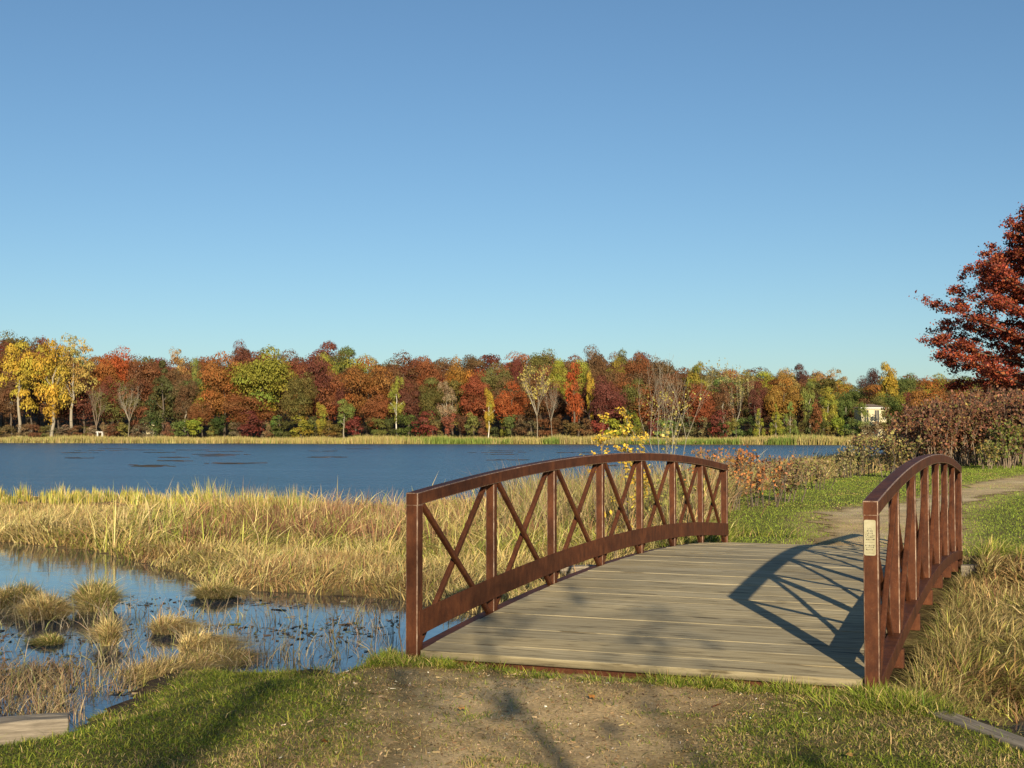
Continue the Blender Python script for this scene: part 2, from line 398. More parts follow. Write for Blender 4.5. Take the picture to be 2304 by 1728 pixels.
# ------------------------------------------------------------------ grass blades
def blades(name, P, h, wd, lean, col, m, levels=3, droop=.5, parent=None, face=None):
    """P (n,3) roots, h heights, wd widths, lean (n,2) sideways offset of the tip as a share of h"""
    n = len(P); h = np.asarray(h)[:, None]; wd = np.asarray(wd)[:, None]
    th = R.uniform(0, math.pi, n) if face is None else face+R.normal(0, .6, n)
    s = np.stack([np.cos(th), np.sin(th), np.zeros(n)], 1)
    V = []
    for k in range(levels+1):
        t = k/levels
        off = lean*h*(t**1.7)
        ll = np.linalg.norm(lean, axis=1, keepdims=True)
        zz = h*t*(1-np.clip(ll, 0, 1.2)*droop*t)
        c = P+np.concatenate([off, zz], 1)
        if k < levels:
            ww = wd*.5*(1-.75*t**1.5)
            V += [c-s*ww, c+s*ww]
        else: V.append(c)
    nv = 2*levels+1
    V = np.stack(V, 1)
    i0 = (np.arange(n)*nv)[:, None]
    Q = [i0+np.array([[2*k, 2*k+1, 2*k+3, 2*k+2]]) for k in range(levels-1)]
    Tq = i0+np.array([[2*levels-2, 2*levels-1, 2*levels]])
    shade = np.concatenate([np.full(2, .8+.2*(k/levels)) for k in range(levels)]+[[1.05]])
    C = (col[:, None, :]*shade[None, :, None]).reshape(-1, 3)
    me = mesh_np(name, V.reshape(-1, 3), ([np.concatenate(Q)] if Q else [])+[Tq], C)
    return link(name, me, parent, m)

def pal(n, cols, wts, var=.22):
    c = np.array(cols)[R.choice(len(cols), n, p=np.array(wts)/sum(wts))]
    return c*np.exp(R.normal(0, var, (n, 1)))*np.exp(R.normal(0, .05, (n, 3)))
G_GRN = (.155, .205, .024); G_LIT = (.29, .30, .05); G_DRK = (.07, .105, .016); G_STR = (.46, .35, .15); G_TAN = (.60, .47, .22); G_BRN = (.22, .14, .06); G_YEL = (.52, .45, .08)

def lawn(name, x0, x1, y0, y1, cnt, hh, ww, mask, cnoise, seed):
    x = R.uniform(x0, x1, cnt); y = R.uniform(y0, y1, cnt)
    d = mask(x, y); k = R.uniform(0, 1, cnt) < d; x, y = x[k], y[k]
    z = terrain_z(x, y); n = len(x)
    nz = fnoise(x, y, cnoise, seed); cl = fnoise(x, y, cnoise*.22, seed+4)
    gcol = pal(n, [G_GRN, G_LIT, G_DRK], [5, 3, 2]); dcol = pal(n, [G_STR, (.28, .2, .1), G_LIT], [3, 3, 1])
    dry = R.uniform(0, 1, n) < sstep(.48, .76, nz)*.65+.12
    col = np.where(dry[:, None], dcol, gcol)*(.75+.5*cl[:, None])
    H = hh*np.exp(R.normal(0, .4, n))*(.35+1.4*cl); W = ww*np.exp(R.normal(0, .2, n))
    lean = R.normal(0, 1.0, (n, 2))+np.array([-.15, .1])
    return tag(blades(name, np.stack([x, y, z-.005], 1), H*1.15, W*1.25, lean, col, M_BLADE, 2, .6), kind='stuff')

def near_mask(x, y):
    d = sdist(x, y, NEAR); p = sdist(x, y, NPATH)+(fnoise(x, y, .7, 40)-.5)*.8
    m = sstep(.15, .5, d)*np.where(p > -.05, .10+.85*sstep(.62, .76, fnoise(x, y, .55, 61)), sstep(.0, -.35, p)*.75+.25)
    m = np.where((x > -.15) & (x < 3.5) & (y > -.02), 0, m)
    return m
def worn_grass():
    n = 90000; x = R.uniform(-.8, 4.0, n); y = R.uniform(-4.2, -.03, n); d = sdist(x, y, NPATH)
    k = (d > -.4) & (R.uniform(0, 1, n) < (.10+.9*sstep(.42, .62, fnoise(x, y, .55, 201)))*(.35+.65*sstep(.9, .1, d))); x, y = x[k], y[k]; n = len(x)
    col = pal(n, [(.52, .40, .20), (.38, .27, .13), (.26, .18, .085), (.22, .25, .05)], [4, 4, 3, 1])
    tag(blades('worn_grass', np.stack([x, y, terrain_z(x, y)+.006], 1), .020*np.exp(R.normal(0, .4, n)), .0035*np.exp(R.normal(0, .2, n)), R.normal(0, 1.3, (n, 2)), col, M_DRY, 2, .75), kind='stuff')
worn_grass()
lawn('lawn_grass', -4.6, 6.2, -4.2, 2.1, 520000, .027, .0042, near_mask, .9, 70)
def bandmask(x, y):
    d = sdist(x, y, NEAR)
    return np.where((x > -.15) & (x < 3.5) & (y > -.02), 0, 1.)*(d > -.05)
tag(link("path_litter", mesh_np("path_litter", PL_V, [np.arange(4*PL_N).reshape(-1, 4)], np.repeat(pal(PL_N, [(.36, .27, .15), (.24, .16, .08), (.12, .08, .04), (.55, .5, .4)], [4, 4, 3, .5]), 4, 0)), mat=M_DRY), kind="stuff")
# longer uncut tufts along the deck edge, round the posts and down the bank
def tufts(name, centers, per, hh, ww, spread, cols, wts, m=None, leans=.5, bias=(0, 0), levels=3, droop=.45, zoff=-.02):
    C = np.array(centers, float); k = np.repeat(np.arange(len(C)), per); n = len(k)
    if C.shape[1] > 2: sc = C[k, 2]
    else: sc = np.ones(n)
    r = R.normal(0, spread, (n, 2))*sc[:, None]; x = C[k, 0]+r[:, 0]; y = C[k, 1]+r[:, 1]
    ok = ~((x > -.1) & (x < 3.4) & (y > -.015) & (y < 10.95)); x, y, r, k, sc = x[ok], y[ok], r[ok], k[ok], sc[ok]; n = len(k)
    z = np.maximum(terrain_z(x, y), WATER)+zoff
    kb = R.normal(0, .7*leans if leans < .3 else .35, (len(C), 2)); kc = np.exp(R.normal(0, .18, (len(C), 1)))
    lean = r/(spread*3)*min(1, leans*3)+R.normal(0, leans, (n, 2))+kb[k]+np.array(bias)
    col = pal(n, cols, wts)*kc[k]
    return blades(name, np.stack([x, y, z], 1), hh*np.exp(np.clip(R.normal(0, .28, n), -1, .38))*sc, ww*np.exp(R.normal(0, .2, n)), lean, col, m or M_DRY, levels, droop)
ct = []
for i in range(260):
    x = R.uniform(-.5, 3.9); y = -.05-abs(R.normal(0, .09))
    if 1.05 < x < 1.85 and y > -.2: continue
    if x < 1.1 and x > .35 and R.rand() < .6: continue
    ct.append((x, y, R.uniform(.5, 1.05)))
for i in range(60): ct.append((R.normal(-.25, .15), R.uniform(-.3, .25), R.uniform(.7, 1.2)))
for i in range(90): ct.append((R.normal(3.55, .16), R.uniform(-.55, .15), R.uniform(.8, 1.5)))
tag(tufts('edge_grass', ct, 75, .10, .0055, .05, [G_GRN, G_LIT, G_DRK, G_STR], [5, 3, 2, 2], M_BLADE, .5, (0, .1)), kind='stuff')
# bank fringe on the left: lodged green and straw grass
ct = []
for i in range(1500):
    x = R.uniform(-9, .1); y = R.uniform(-4.6, 2.2); d = float(sdist(np.array([x]), np.array([y]), NEAR)[0])
    if -.05 < d < .55: ct.append((x, y, R.uniform(.45, 1.1)))
tag(tufts('bank_grass', ct[::2], 75, .10, .0065, .08, [G_GRN, G_LIT, G_STR, G_BRN, G_DRK], [5, 4, 3, 1, 2], M_DRY, .7, (-.35, .35)), kind='stuff')

ct = []
for i in range(260):
    px = R.uniform(300, 540); dep = 12.2+(px-300)/240*1.1+R.normal(0, .16); x, y = at(px, dep); ct.append((x, y, R.uniform(.5, 1.2)))
tag(tufts('lodged_straw', ct[::2], 70, .17, .006, .09, [G_STR, G_TAN, G_BRN, (.30, .20, .09), G_GRN], [4, 3, 2, 2, 1], M_DRY, .5, (.8, .45), droop=.6), kind='stuff')
# marsh: straw coloured grass, dense, thinning and widening with distance
def marsh(name, cnt, reg, hh, ww, dens, seed, lodge=1.):
    x0, x1, y0, y1 = reg
    x = R.uniform(x0, x1, cnt); y = R.uniform(y0, y1, cnt)
    z, dn_, dl_, dm_, df_ = terrain_z(x, y, True)
    px = ((x-CAM[0])*RT[0]+(y-CAM[1])*RT[1])/np.maximum((x-CAM[0])*FW[0]+(y-CAM[1])*FW[1], .1)*FPX+1152
    k = (dm_ > .0) & (dl_ < .05) & (dn_ < .1) & (px > -500) & (px < 2900) & (R.uniform(0, 1, cnt) < dens(x, y, dm_))
    k &= ~((x > -.25) & (x < 3.50) & (y > .0) & (y < 10.95))
    x, y, z, dm_ = x[k], y[k], z[k], dm_[k]; n = len(x)
    a = fnoise(x, y, 3.2, seed); b = fnoise(x, y, .9, seed+3); c = fnoise(x, y, 2.0, seed+8)
    col = pal(n, [(.47, .365, .150), (.57, .455, .21), (.49, .40, .150)], [4, 3, 3])
    grn = R.uniform(0, 1, n) < sstep(.38, .64, a)*.6+.10
    col = np.where(grn[:, None], pal(n, [(.28, .30, .055), (.19, .22, .04), (.40, .385, .09)], [4, 2, 3]), col)
    brn = R.uniform(0, 1, n) < sstep(.50, .72, c)*.55+.06+.25*sstep(13, 19, y)*sstep(-22, -12, x)+.6*sstep(19, 22, y)*sstep(-17, -21, x)
    col = np.where(brn[:, None], pal(n, [(.33, .21, .09), (.42, .28, .12), (.20, .11, .06)], [3, 3, 1]), col)
    if lodge > 1: col = col*R.choice([.35, .75, 1.05], n, p=[.3, .45, .25])[:, None]
    H = hh(x, y)*np.exp(np.clip(R.normal(0, .24, n), -1, .35))*(.55+.85*b); W = ww(x, y)*np.exp(R.normal(0, .2, n))
    ang = 2*math.pi*fnoise(x, y, 1.4, seed+12)*2
    ldg = lodge*(.35+1.1*fnoise(x, y, .8, seed+15)[:, None]); lean = ldg*np.stack([np.cos(ang), np.sin(ang)], 1)+R.normal(0, .48, (n, 2))
    return tag(blades(name, np.stack([x, y, np.maximum(z, WATER)-.02], 1), H, W, lean, col*(.75+.5*b[:, None]), M_DRY, 3, .58), kind='stuff')
dist = lambda x, y: np.hypot(x-CAM[0], y-CAM[1])
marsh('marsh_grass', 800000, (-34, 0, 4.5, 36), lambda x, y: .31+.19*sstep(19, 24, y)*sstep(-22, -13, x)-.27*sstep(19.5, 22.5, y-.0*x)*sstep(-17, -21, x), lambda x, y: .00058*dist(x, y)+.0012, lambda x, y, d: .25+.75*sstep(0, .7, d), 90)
marsh('channel_grass', 620000, (2.9, 11.5, .3, 10.2), lambda x, y: .29+0*x, lambda x, y: .0009*dist(x, y)+.0015,
      lambda x, y, d: (.1+.9*sstep(.05, .4, d))*(.25+.75*sstep(.36, .52, fnoise(x, y, .45, 131))), 95, 1.5)
marsh('bank_reeds', 190000, (-16, 2, 11, 120), lambda x, y: .62+.25*fnoise(x, y, 4, 33), lambda x, y: .0007*dist(x, y), lambda x, y, d: .12+.88*sstep(55, 18, y), 99)
def farlawn(x, y):
    d = sdist(x, y, FARBANK); p = sdist(x, y, FPATH)+(fnoise(x, y, .7, 50)-.5)*1.1
    return sstep(-.1, .3, d)*np.where(p > 0, .04+.5*sstep(.45, .62, fnoise(x, y, 1.1, 52)), 1)
x = R.uniform(-4, 11, 330000); y = 9.5+75*R.uniform(0, 1, 330000)**1.9
k = (R.uniform(0, 1, len(x)) < farlawn(x, y)) & ~((x > -.15) & (x < 3.5) & (y < 10.95)); x, y = x[k], y[k]; n = len(x)
nz = fnoise(x, y, 2.6, 77)
col = pal(n, [(.20, .27, .036), (.28, .34, .055), (.12, .18, .025)], [5, 3, 2]); col = np.where((R.uniform(0, 1, n) < sstep(.55, .8, nz)*.5)[:, None], pal(n, [G_STR, G_LIT], [1, 1]), col)
tag(blades('far_lawn_grass', np.stack([x, y, terrain_z(x, y)-.005], 1), .035*np.exp(R.normal(0, .3, n)), .0005*dist(x, y)+.002, R.normal(0, .5, (n, 2)), col, M_BLADE, 1), kind='stuff')

# taller fringe where the lawn meets the channel, right of the bridge
ct = [(R.uniform(3.5, 9), 9.9+abs(R.normal(0, .6))+.3*R.rand(), R.uniform(.6, 1.2)) for i in range(160)]+[(R.normal(-.8, .35), R.uniform(10.8, 14), R.uniform(.7, 1.2)) for i in range(90)]
tag(tufts('lawn_fringe', ct, 60, .26, .010, .12, [G_GRN, G_LIT, G_STR, G_DRK], [4, 3, 3, 2], M_BLADE, .4), kind='stuff')

ct = [(3.47+abs(R.normal(0, .22)), R.uniform(.55, 9.6), R.uniform(.6, 1.15)) for i in range(420)]
tag(tufts('channel_fringe', ct, 60, .27, .008, .10, [(.30, .24, .10), (.22, .16, .07), (.16, .17, .04), (.38, .31, .13), (.10, .07, .035)], [4, 3, 2, 2, 2], M_DRY, .6, (.1, -.1), droop=.55), kind='stuff')
# cattail clumps on the lake edge of the marsh
ct = []
for px, dep in list(zip(R.uniform(-60, 340, 110), R.uniform(40, 45.5, 110)))+list(zip(R.uniform(335, 700, 150), R.uniform(0, 1, 150))):
    if dep < 1: dep = np.interp(px, [335, 500, 700], [42.5, 36.5, 34.5])-dep*3.2
    x, y = at(px, dep); ct.append((x, y, R.uniform(.5, 1.15)*(1.15 if 430 < px < 520 else 1)*(R.uniform(.25, .7) if px < 335 else .5+.5*min(1, (px-335)/110))*(1 if px < 335 or R.rand() < .55 else .5)))
tag(tufts('lakeside_cattails', ct, 46, .60, .020, .16, [G_YEL, (.30, .30, .06), G_TAN, (.20, .24, .06), (.38, .22, .08)], [4, 4, 3, 2, 1], M_BLADE, .10, droop=.2), kind='stuff')
# plumed tan stems standing above the marsh
ct = []
for i in range(520):
    px = R.uniform(420, 1500); dep = R.uniform(29, np.interp(px, [380, 500, 900, 1280, 1500], [44, 37, 34, 43, 55])); x, y = at(px, dep); ct.append((x, y, R.uniform(.6, 1.2)))
tag(tufts('marsh_seed_stems', ct, 8, .56, .011, .22, [(.44, .31, .17), (.36, .22, .13), (.24, .14, .09)], [3, 3, 2], M_DRY, .10, droop=.2), kind='stuff')
ct = []
for i in range(900):
    px = R.uniform(1150, 2080); dep = R.uniform(26, np.interp(px, [1150, 1500, 1650, 2080], [40, 50, 58, 62])); x, y = at(px, dep)
    if sdist(np.array([x]), np.array([y]), FARBANK)[0] < -.3: ct.append((x, y, R.uniform(.6, 1.25)))
for i in range(330):
    px = R.uniform(1540, 1800); dep = R.uniform(20, 36); x, y = at(px, dep)
    if sdist(np.array([x]), np.array([y]), FARBANK)[0] < -.15: ct.append((x, y, R.uniform(.7, 1.35)))
tag(tufts('shore_weeds', ct, 24, 1.0, .016, .3, [(.34, .26, .14), (.22, .16, .08), (.20, .21, .06), (.30, .17, .09), (.36, .32, .10)], [4, 3, 3, 2, 2], M_DRY, .22, droop=.25), kind='stuff')
ct = []
for i in range(330):
    px = R.normal(760, 230); dep = R.uniform(24, 33); x, y = at(px, dep)
    if fnoise(np.array([x]), np.array([y]), 1.6, 66)[0] > .5 and sdist(np.array([x]), np.array([y]), MARSH)[0] > .6: ct.append((x, y, R.uniform(.6, 1.1)))
tag(tufts('brown_seedheads', ct, 16, .50, .026, .10, [(.17, .085, .05), (.24, .13, .075), (.12, .06, .04)], [3, 3, 1], M_DRY, .12, droop=.2), kind='stuff')
# reed band on the far shore
n = 70000; px = R.uniform(-250, 2300, n); dd = R.uniform(.3, 17, n)
ss = np.interp(px, [a for a, _ in S_PTS], [b for _, b in S_PTS]); dep = ss+dd
x = CAM[0]+FW[0]*dep+RT[0]*dep*(px-1152)/FPX; y = CAM[1]+FW[1]*dep+RT[1]*dep*(px-1152)/FPX
gm = fnoise(px, dd*9, 130, 17); gb = sstep(.56, .66, gm)*sstep(13, 3, dd)
col = np.where((R.uniform(0, 1, n) < gb)[:, None], pal(n, [(.14, .20, .04), (.20, .24, .06)], [1, 1]), pal(n, [(.36, .29, .11), (.40, .31, .14), (.27, .25, .08)], [3, 2, 3]))
tag(blades('far_reeds', np.stack([x, y, np.maximum(terrain_z(x, y), WATER)-.05], 1), 1.75*np.exp(R.normal(0, .16, n))*(.75+.5*vnoise(px, dd, 45, 19)), np.full(n, .24), R.normal(0, .12, (n, 2)), col, M_DRY, 1, .2), kind='stuff')

# ------------------------------------------------------------------ the footbridge
PL, BW, PW, RH, RTH, CAMB = 1.5545, 3.318, .103, 1.102, .099, .241
LEN = 7*PL
def arch(y): return CAMB*(1-(2*min(max(y, 0), LEN)/LEN-1)**2)
def extent(y): return arch(y)
fb = empty('footbridge', (BW/2, 0, -.1), 0, 'arched footbridge with rust brown steel truss railings and a grey plank deck over the inlet', 'footbridge')
off = np.array([-BW/2, 0, .1])
def B(): 
    m = MB(); 
    return m
def done(m, name, material, parent=fb, bevel=0, smooth=False, shift=True):
    if shift: m.v = [v+off for v in m.v]
    return m.build(name, material, parent, bevel, smooth)
def arc_beam(x0, x1, za, zb, y0, y1, n=30):
    """a beam following the arch: section x0..x1, heights za..zb above the deck line"""
    m = B(); secs = []
    for i in range(n+1):
        y = y0+(y1-y0)*i/n; a = arch(y)
        secs.append([(x0, y, a+za), (x1, y, a+za), (x1, y, a+zb), (x0, y, a+zb)])
    m.sweep(secs); return m
# deck
m = B(); cols = []; pw = .288; y = .012; k = 0
while y+pw < LEN+.16:
    z0 = arch(y); z1 = arch(y+pw-.006); j = R.uniform(-.002, .0025)
    x0, x1 = .012+R.uniform(0, .01), BW-.012-R.uniform(0, .01)
    nx = 12; top = []
    V = []
    for xx in np.linspace(x0, x1, nx):
        wv = R.normal(0, .0007)
        V += [(xx, y, z0-.055), (xx, y+pw-.006, z1-.055), (xx, y+pw-.006, z1+j+wv), (xx, y, z0+j+wv)]
    F = []
    for i in range(nx-1):
        for q in range(4): F.append((i*4+q, (i+1)*4+q, (i+1)*4+(q+1) % 4, i*4+(q+1) % 4))
    F += [(0, 3, 2, 1)[::-1], tuple((nx-1)*4+q for q in range(4))]
    m.add(V, F)
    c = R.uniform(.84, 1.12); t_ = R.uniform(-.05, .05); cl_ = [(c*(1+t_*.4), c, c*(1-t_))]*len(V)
    if k == 0: cl_ = [tuple(.33*v for v in q) if i % 4 == 0 else (tuple(.8*v for v in q) if i % 4 == 3 else q) for i, q in enumerate(cl_)]  # sunlit front of the first plank toned down in colour, darkest at bottom
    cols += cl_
    y += pw; k += 1
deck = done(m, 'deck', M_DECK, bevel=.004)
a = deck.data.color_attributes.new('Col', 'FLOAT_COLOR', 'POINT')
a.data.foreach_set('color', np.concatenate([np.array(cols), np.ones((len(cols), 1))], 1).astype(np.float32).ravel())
m = B(); m.box((.0, -.004, -.26), (BW, .05, -.059)); done(m, 'end_beam', M_RUST, bevel=.003)
m = B(); m.box((.0, LEN+.1, -.26), (BW, LEN+.15, -.08)); done(m, 'end_beam', M_RUST, bevel=.003)
for k in range(1, 7):
    m = B(); yy = k*PL; m.box((-PW-.012, yy-.004, arch(yy)-.285), (BW+PW+.012, yy+.092, arch(yy)-.137)); done(m, 'floor_beam', M_RUST, bevel=.006)
for side in (0, 1):
    if side == 0: xi, xo, sg = 0, -PW, -1
    else: xi, xo, sg = BW, BW+PW, 1
    xa, xb = min(xi, xo), max(xi, xo); xm = (xa+xb)/2
    # top rail: square tube mitred into the two end posts
    m = arc_beam(xa, xb, RH, RH+RTH, 0, LEN+.075, 36); rl = done(m, 'top_rail', M_RUST, bevel=.011)
    m = arc_beam(xa, xb, -.135, -.012, .075, LEN+.0, 30); done(m, 'bottom_chord', M_RUST, bevel=.006)
    tp = .007
    m = arc_beam(min(xi, xi+sg*tp)+(-.003*sg), max(xi, xi+sg*tp)+(-.003*sg), .105, .292, .03, LEN+.07, 30); done(m, 'toe_plate', M_RUST, bevel=.002)
    for k in range(8):
        yy = k*PL; zt = arch(yy)
        m = B()
        if k in (0, 7):
            hw = .075 if k == 7 else .10
            m.box((xa+.0015, yy+.001, -.62 if k == 0 else -.35), (xb-.0015, yy+hw, RH+arch(yy+.05)+.004)); bv = .011
        else:
            m.box((xa+.012, yy, zt-.03), (xb-.012, yy+.076, RH+arch(yy+.04)+.004)); bv = .009
        done(m, 'post', M_RUST, bevel=bv)
    for k in range(7):
        ya = k*PL+.085; yb = (k+1)*PL-.012
        za, zb = arch(ya), arch(yb)
        for q, (p0, p1, dx) in enumerate((((ya+.03, zb*0+za+RH+.01), (yb-.02, zb-.05), -sg*.024), ((ya+.02, za-.05), (yb-.03, zb+RH+.01), sg*.022))):
            m = B(); r = .021; c0 = xm+dx
            d = np.array([p1[0]-p0[0], p1[1]-p0[1]]); d /= np.linalg.norm(d); nn = np.array([-d[1], d[0]])
            secs = []
            for pp in (p0, p1):
                secs.append([(c0-r, pp[0]-nn[0]*r, pp[1]-nn[1]*r), (c0+r, pp[0]-nn[0]*r, pp[1]-nn[1]*r), (c0+r, pp[0]+nn[0]*r, pp[1]+nn[1]*r), (c0-r, pp[0]+nn[0]*r, pp[1]+nn[1]*r)])
            m.sweep(secs); done(m, 'diagonal_brace', M_RUST, bevel=.009)
# notice plate on the near face of the right end post
def notice():
    m, n, b, N, L = mat('faded_notice'); 
    t = tex(n, 'ShaderNodeTexNoise', Scale=18.0, Detail=5.0); L.new(coord(n), t.inputs[0])
    L.new(ramp(n, t.outputs[0], [(.3, (.30, .265, .145)), (.7, (.42, .385, .25))]), b.inputs['Base Color']); b.inputs['Roughness'].default_value = .5
    ink = plain('faded_ink', (.07, .065, .045), .7); bolt = plain('plate_rivet', (.05, .03, .02), .5)
    w2, h2, r = .0385, .119, .012; cx_, cz = BW+PW/2-.004, zt_n; pts = []
    for (sx, sz, a0) in ((1, 1, 0), (-1, 1, 90), (-1, -1, 180), (1, -1, 270)):
        for q in range(5):
            an = math.radians(a0+q*22.5); pts.append((cx_+sx*(w2-r)+r*math.cos(an), cz+sz*(h2-r)+r*math.sin(an)))
    mm = B(); mm.sweep([[(x, -.0045, z) for x, z in pts], [(x, -.0005, z) for x, z in pts]][::-1]); pl = done(mm, 'notice_plate', m)
    pl['label'] = 'cream rounded notice plate with faded small lettering'
    mm = B(); rows = [(.060, 3), (.045, 4), (.030, 4), (.016, 6), (.004, 6), (-.012, 5), (-.052, 6), (-.064, 5), (-.080, 4)]
    for dz, cnt in rows:
        for q in range(cnt):
            xx = cx_+(q-(cnt-1)/2)*.0105+R.uniform(-.001, .001); hh = .0042; ww = .0034
            z0 = cz+dz
            mm.box((xx-ww, -.0052, z0-hh), (xx-ww+.0012, -.0046, z0+hh))
            if R.rand() < .7: mm.box((xx+ww-.0012, -.0052, z0-hh), (xx+ww, -.0046, z0+hh*R.uniform(0, 1)))
            mm.box((xx-ww+.0013, -.0051, z0+(hh-.001)*(1 if R.rand() < .5 else -1)-.0006), (xx+ww-.0013, -.0046, z0+(hh-.001)*(1 if R.rand() < .5 else -1)+.0012))
    for dz in (-.032, -.104): mm.box((cx_-.03, -.0052, cz+dz), (cx_+.028, -.0046, cz+dz+.0014))
    o = done(mm, 'lettering', ink, None); o.parent = pl
    for dx, dz in ((.028, -.010), (-.020, -.078)):
        mm = B(); mm.tube([(cx_+dx, -.0045, cz+dz), (cx_+dx, -.009, cz+dz)], .0035, 10); o = done(mm, 'rivet', bolt, None); o.parent = pl
zt_n = 1.201-.245
notice()

# ------------------------------------------------------------------ timbers, twig, fallen leaves
def timber(name, p0, p1, w_, h_, label, cat, group=None, wob=.003):
    p0 = np.array(p0, float); p1 = np.array(p1, float); Ln = np.linalg.norm((p1-p0)[:2]); rz = math.atan2(p1[1]-p0[1], p1[0]-p0[0]); sl = (p1[2]-p0[2])/Ln
    m = MB(); secs = []; n = 24
    for i in range(n+1):
        x = Ln*i/n; z = sl*x; e = .93 if i in (0, n) else 1
        ring = []
        for a, b_ in ((-1, -1), (0, -1.02), (1, -1), (1.03, 0), (1, 1), (.35, 1.05), (-.35, 1.03), (-1, 1), (-1.03, 0)):
            ring.append((x, a*w_/2*e+R.normal(0, wob), z+b_*h_/2*e+R.normal(0, wob)))
        secs.append(ring)
    m.sweep(secs); o = m.build(name, M_LOG, None, .01)
    o.location = p0; o.rotation_euler = (0, 0, rz); return tag(o, label, cat, group)
timber('timber', (-4.2, -4.05, -.36), (-1.66, -1.93, -.315), .22, .16, 'weathered grey squared timber at the bottom left, half sunk in the grassy bank', 'timber')
timber('timber', (3.66, -.27, -.125), (6.0, -3.45, -.125), .15, .12, 'weathered grey edging timber at the bottom right, between lawn and dry channel grass', 'timber')
timber('timber', (3.45, 9.75, -.19), (8.4, 9.95, -.17), .16, .17, 'pale edging timber across the channel, beyond the far end of the right railing', 'timber')
timber('timber', (-2.3, 8.6, -.33), (-.2, 9.7, -.25), .2, .15, 'grey timber lying in the marsh grass behind the left railing', 'timber')
m = MB(); m.tube([(-.06, -.16, -.14), (-.065, -.12, .0), (-.12, -.07, .14), (-.135, -.03, .27), (-.12, -.05, .38), (-.13, -.03, .47)], [.006, .0055, .005, .004, .003, .002], 6)
m.tube([(-.06, -.16, -.14), (.02, -.24, -.10), (.06, -.33, -.095)], [.006, .004, .003], 6)
tag(m.build('dead_vine', M_BARK), 'thin dark dead vine stem curling up the near left bridge post', 'vine')
LC = [(.32, .10, .03), (.36, .16, .04), (.22, .08, .04), (.40, .22, .07)]
FLAB = ['orange fallen leaf at the very bottom left corner of the lawn', 'rust orange fallen leaf on green grass left of the dirt path, lowest one', 'pale orange fallen leaf in front of the right bridge post', 'small brown fallen leaf by the path edge under the left half of the deck',
        'orange red fallen leaf on the worn patch right of the path', 'tan fallen leaf on the dirt just below the deck middle', 'brown fallen leaf near the right edging timber', 'orange fallen leaf at the bottom edge right of the middle']
for i, (px, dep, lb) in enumerate(zip((8, 735, 1782, 1040, 1610, 1330, 2170, 1905), (7.6, 7.35, 7.55, 8.2, 8.3, 8.6, 8.0, 7.05), FLAB)):
    x, y = at(px, dep); z = float(terrain_z(np.array([x]), np.array([y]))[0])+.03
    N_ = 10; V = [(0, 0, 0)]; 
    for q in range(N_):
        an = 2*math.pi*q/N_; rr = (.030 if q % 2 else .019)*(1.3 if q in (0, 5) else 1); V.append((rr*math.cos(an), rr*.75*math.sin(an), .006*math.sin(3*an)))
    me = mesh_np('fallen_leaf', V, [np.array([[0, 1+q, 1+(q+1) % N_] for q in range(N_)])], np.tile(LC[i % 4], (len(V), 1)))
    o = link('fallen_leaf', me, mat=M_LEAF); o.location = (x, y, z); o.rotation_euler = (R.uniform(-.4, .4), R.uniform(-.4, .4), R.uniform(0, 6)); tag(o, lb, 'leaf', 'fallen leaves on the near lawn')

# ------------------------------------------------------------------ inlet: tussocks, stalks, floating litter
TU = [(110, 16.2, .50, .42, 'round straw mound tussock standing in the inlet, second from the left edge'), (222, 16.9, .46, .55, 'tall green and straw tussock just right of the round mound in the inlet'),
      (22, 17.2, .34, .40, 'grassy tussock cut by the left edge of the picture in the inlet'), (385, 15.0, .40, .30, 'low pale straw tussock out in the middle of the inlet'),
      (118, 14.2, .30, .16, 'flattened dark green tussock lying low on the water below the round mound'), (250, 14.1, .16, .42, 'thin upright straw stalk clump in the water below the tall tussock'),
      (455, 13.7, .42, .34, 'leaning brown straw tussock at the tip of the near bank'), (490, 18.3, .55, .34, 'dark based tussock at the edge of the marsh behind the inlet'), (60, 17.4, .30, .42, 'upright grass clump between the left edge and the round mound')]
for i, (px, dep, rad, hh, lb) in enumerate(TU):
    rad *= .84; x, y = at(px, dep); n = int(9000*rad); ang = R.uniform(0, 6.28, n); rr = rad*.52*np.sqrt(R.uniform(0, 1, n)); vx = rr*np.cos(ang); vy = rr*np.sin(ang)
    P = np.stack([vx, vy, np.full(n, -.02)+hh*.22*(1-(rr/(rad*.52))**2)], 1)
    outw = np.stack([vx, vy], 1)/(rad*.52)
    bias = {3: (.9, .2), 6: (1.1, .55), 5: (0, 0), 0: (.25, -.1)}.get(i, (R.normal(0, .3), R.normal(0, .2)))
    lean = outw*(1.1 if i not in (5, 1, 8) else .5)+R.normal(0, .5, (n, 2))+np.array(bias)*.8
    gr = {1: .55, 4: .7, 8: .5, 2: .35, 7: .4}.get(i, .14)
    col = np.where((R.uniform(0, 1, n) < gr)[:, None], pal(n, [(.17, .18, .045), (.24, .22, .07), (.10, .12, .03)], [3, 2, 2]), pal(n, [G_STR, G_TAN, (.27, .18, .09)], [4, 4, 2]))
    hh = hh*.58; o = blades('tussock', P, np.full(n, hh)*np.exp(R.normal(0, .25, n)), np.full(n, .009), lean, col*1.2, M_DRY, 3, .6)
    o.location = (x, y, WATER); tag(o, lb, 'tussock', 'grass tussocks in the inlet')
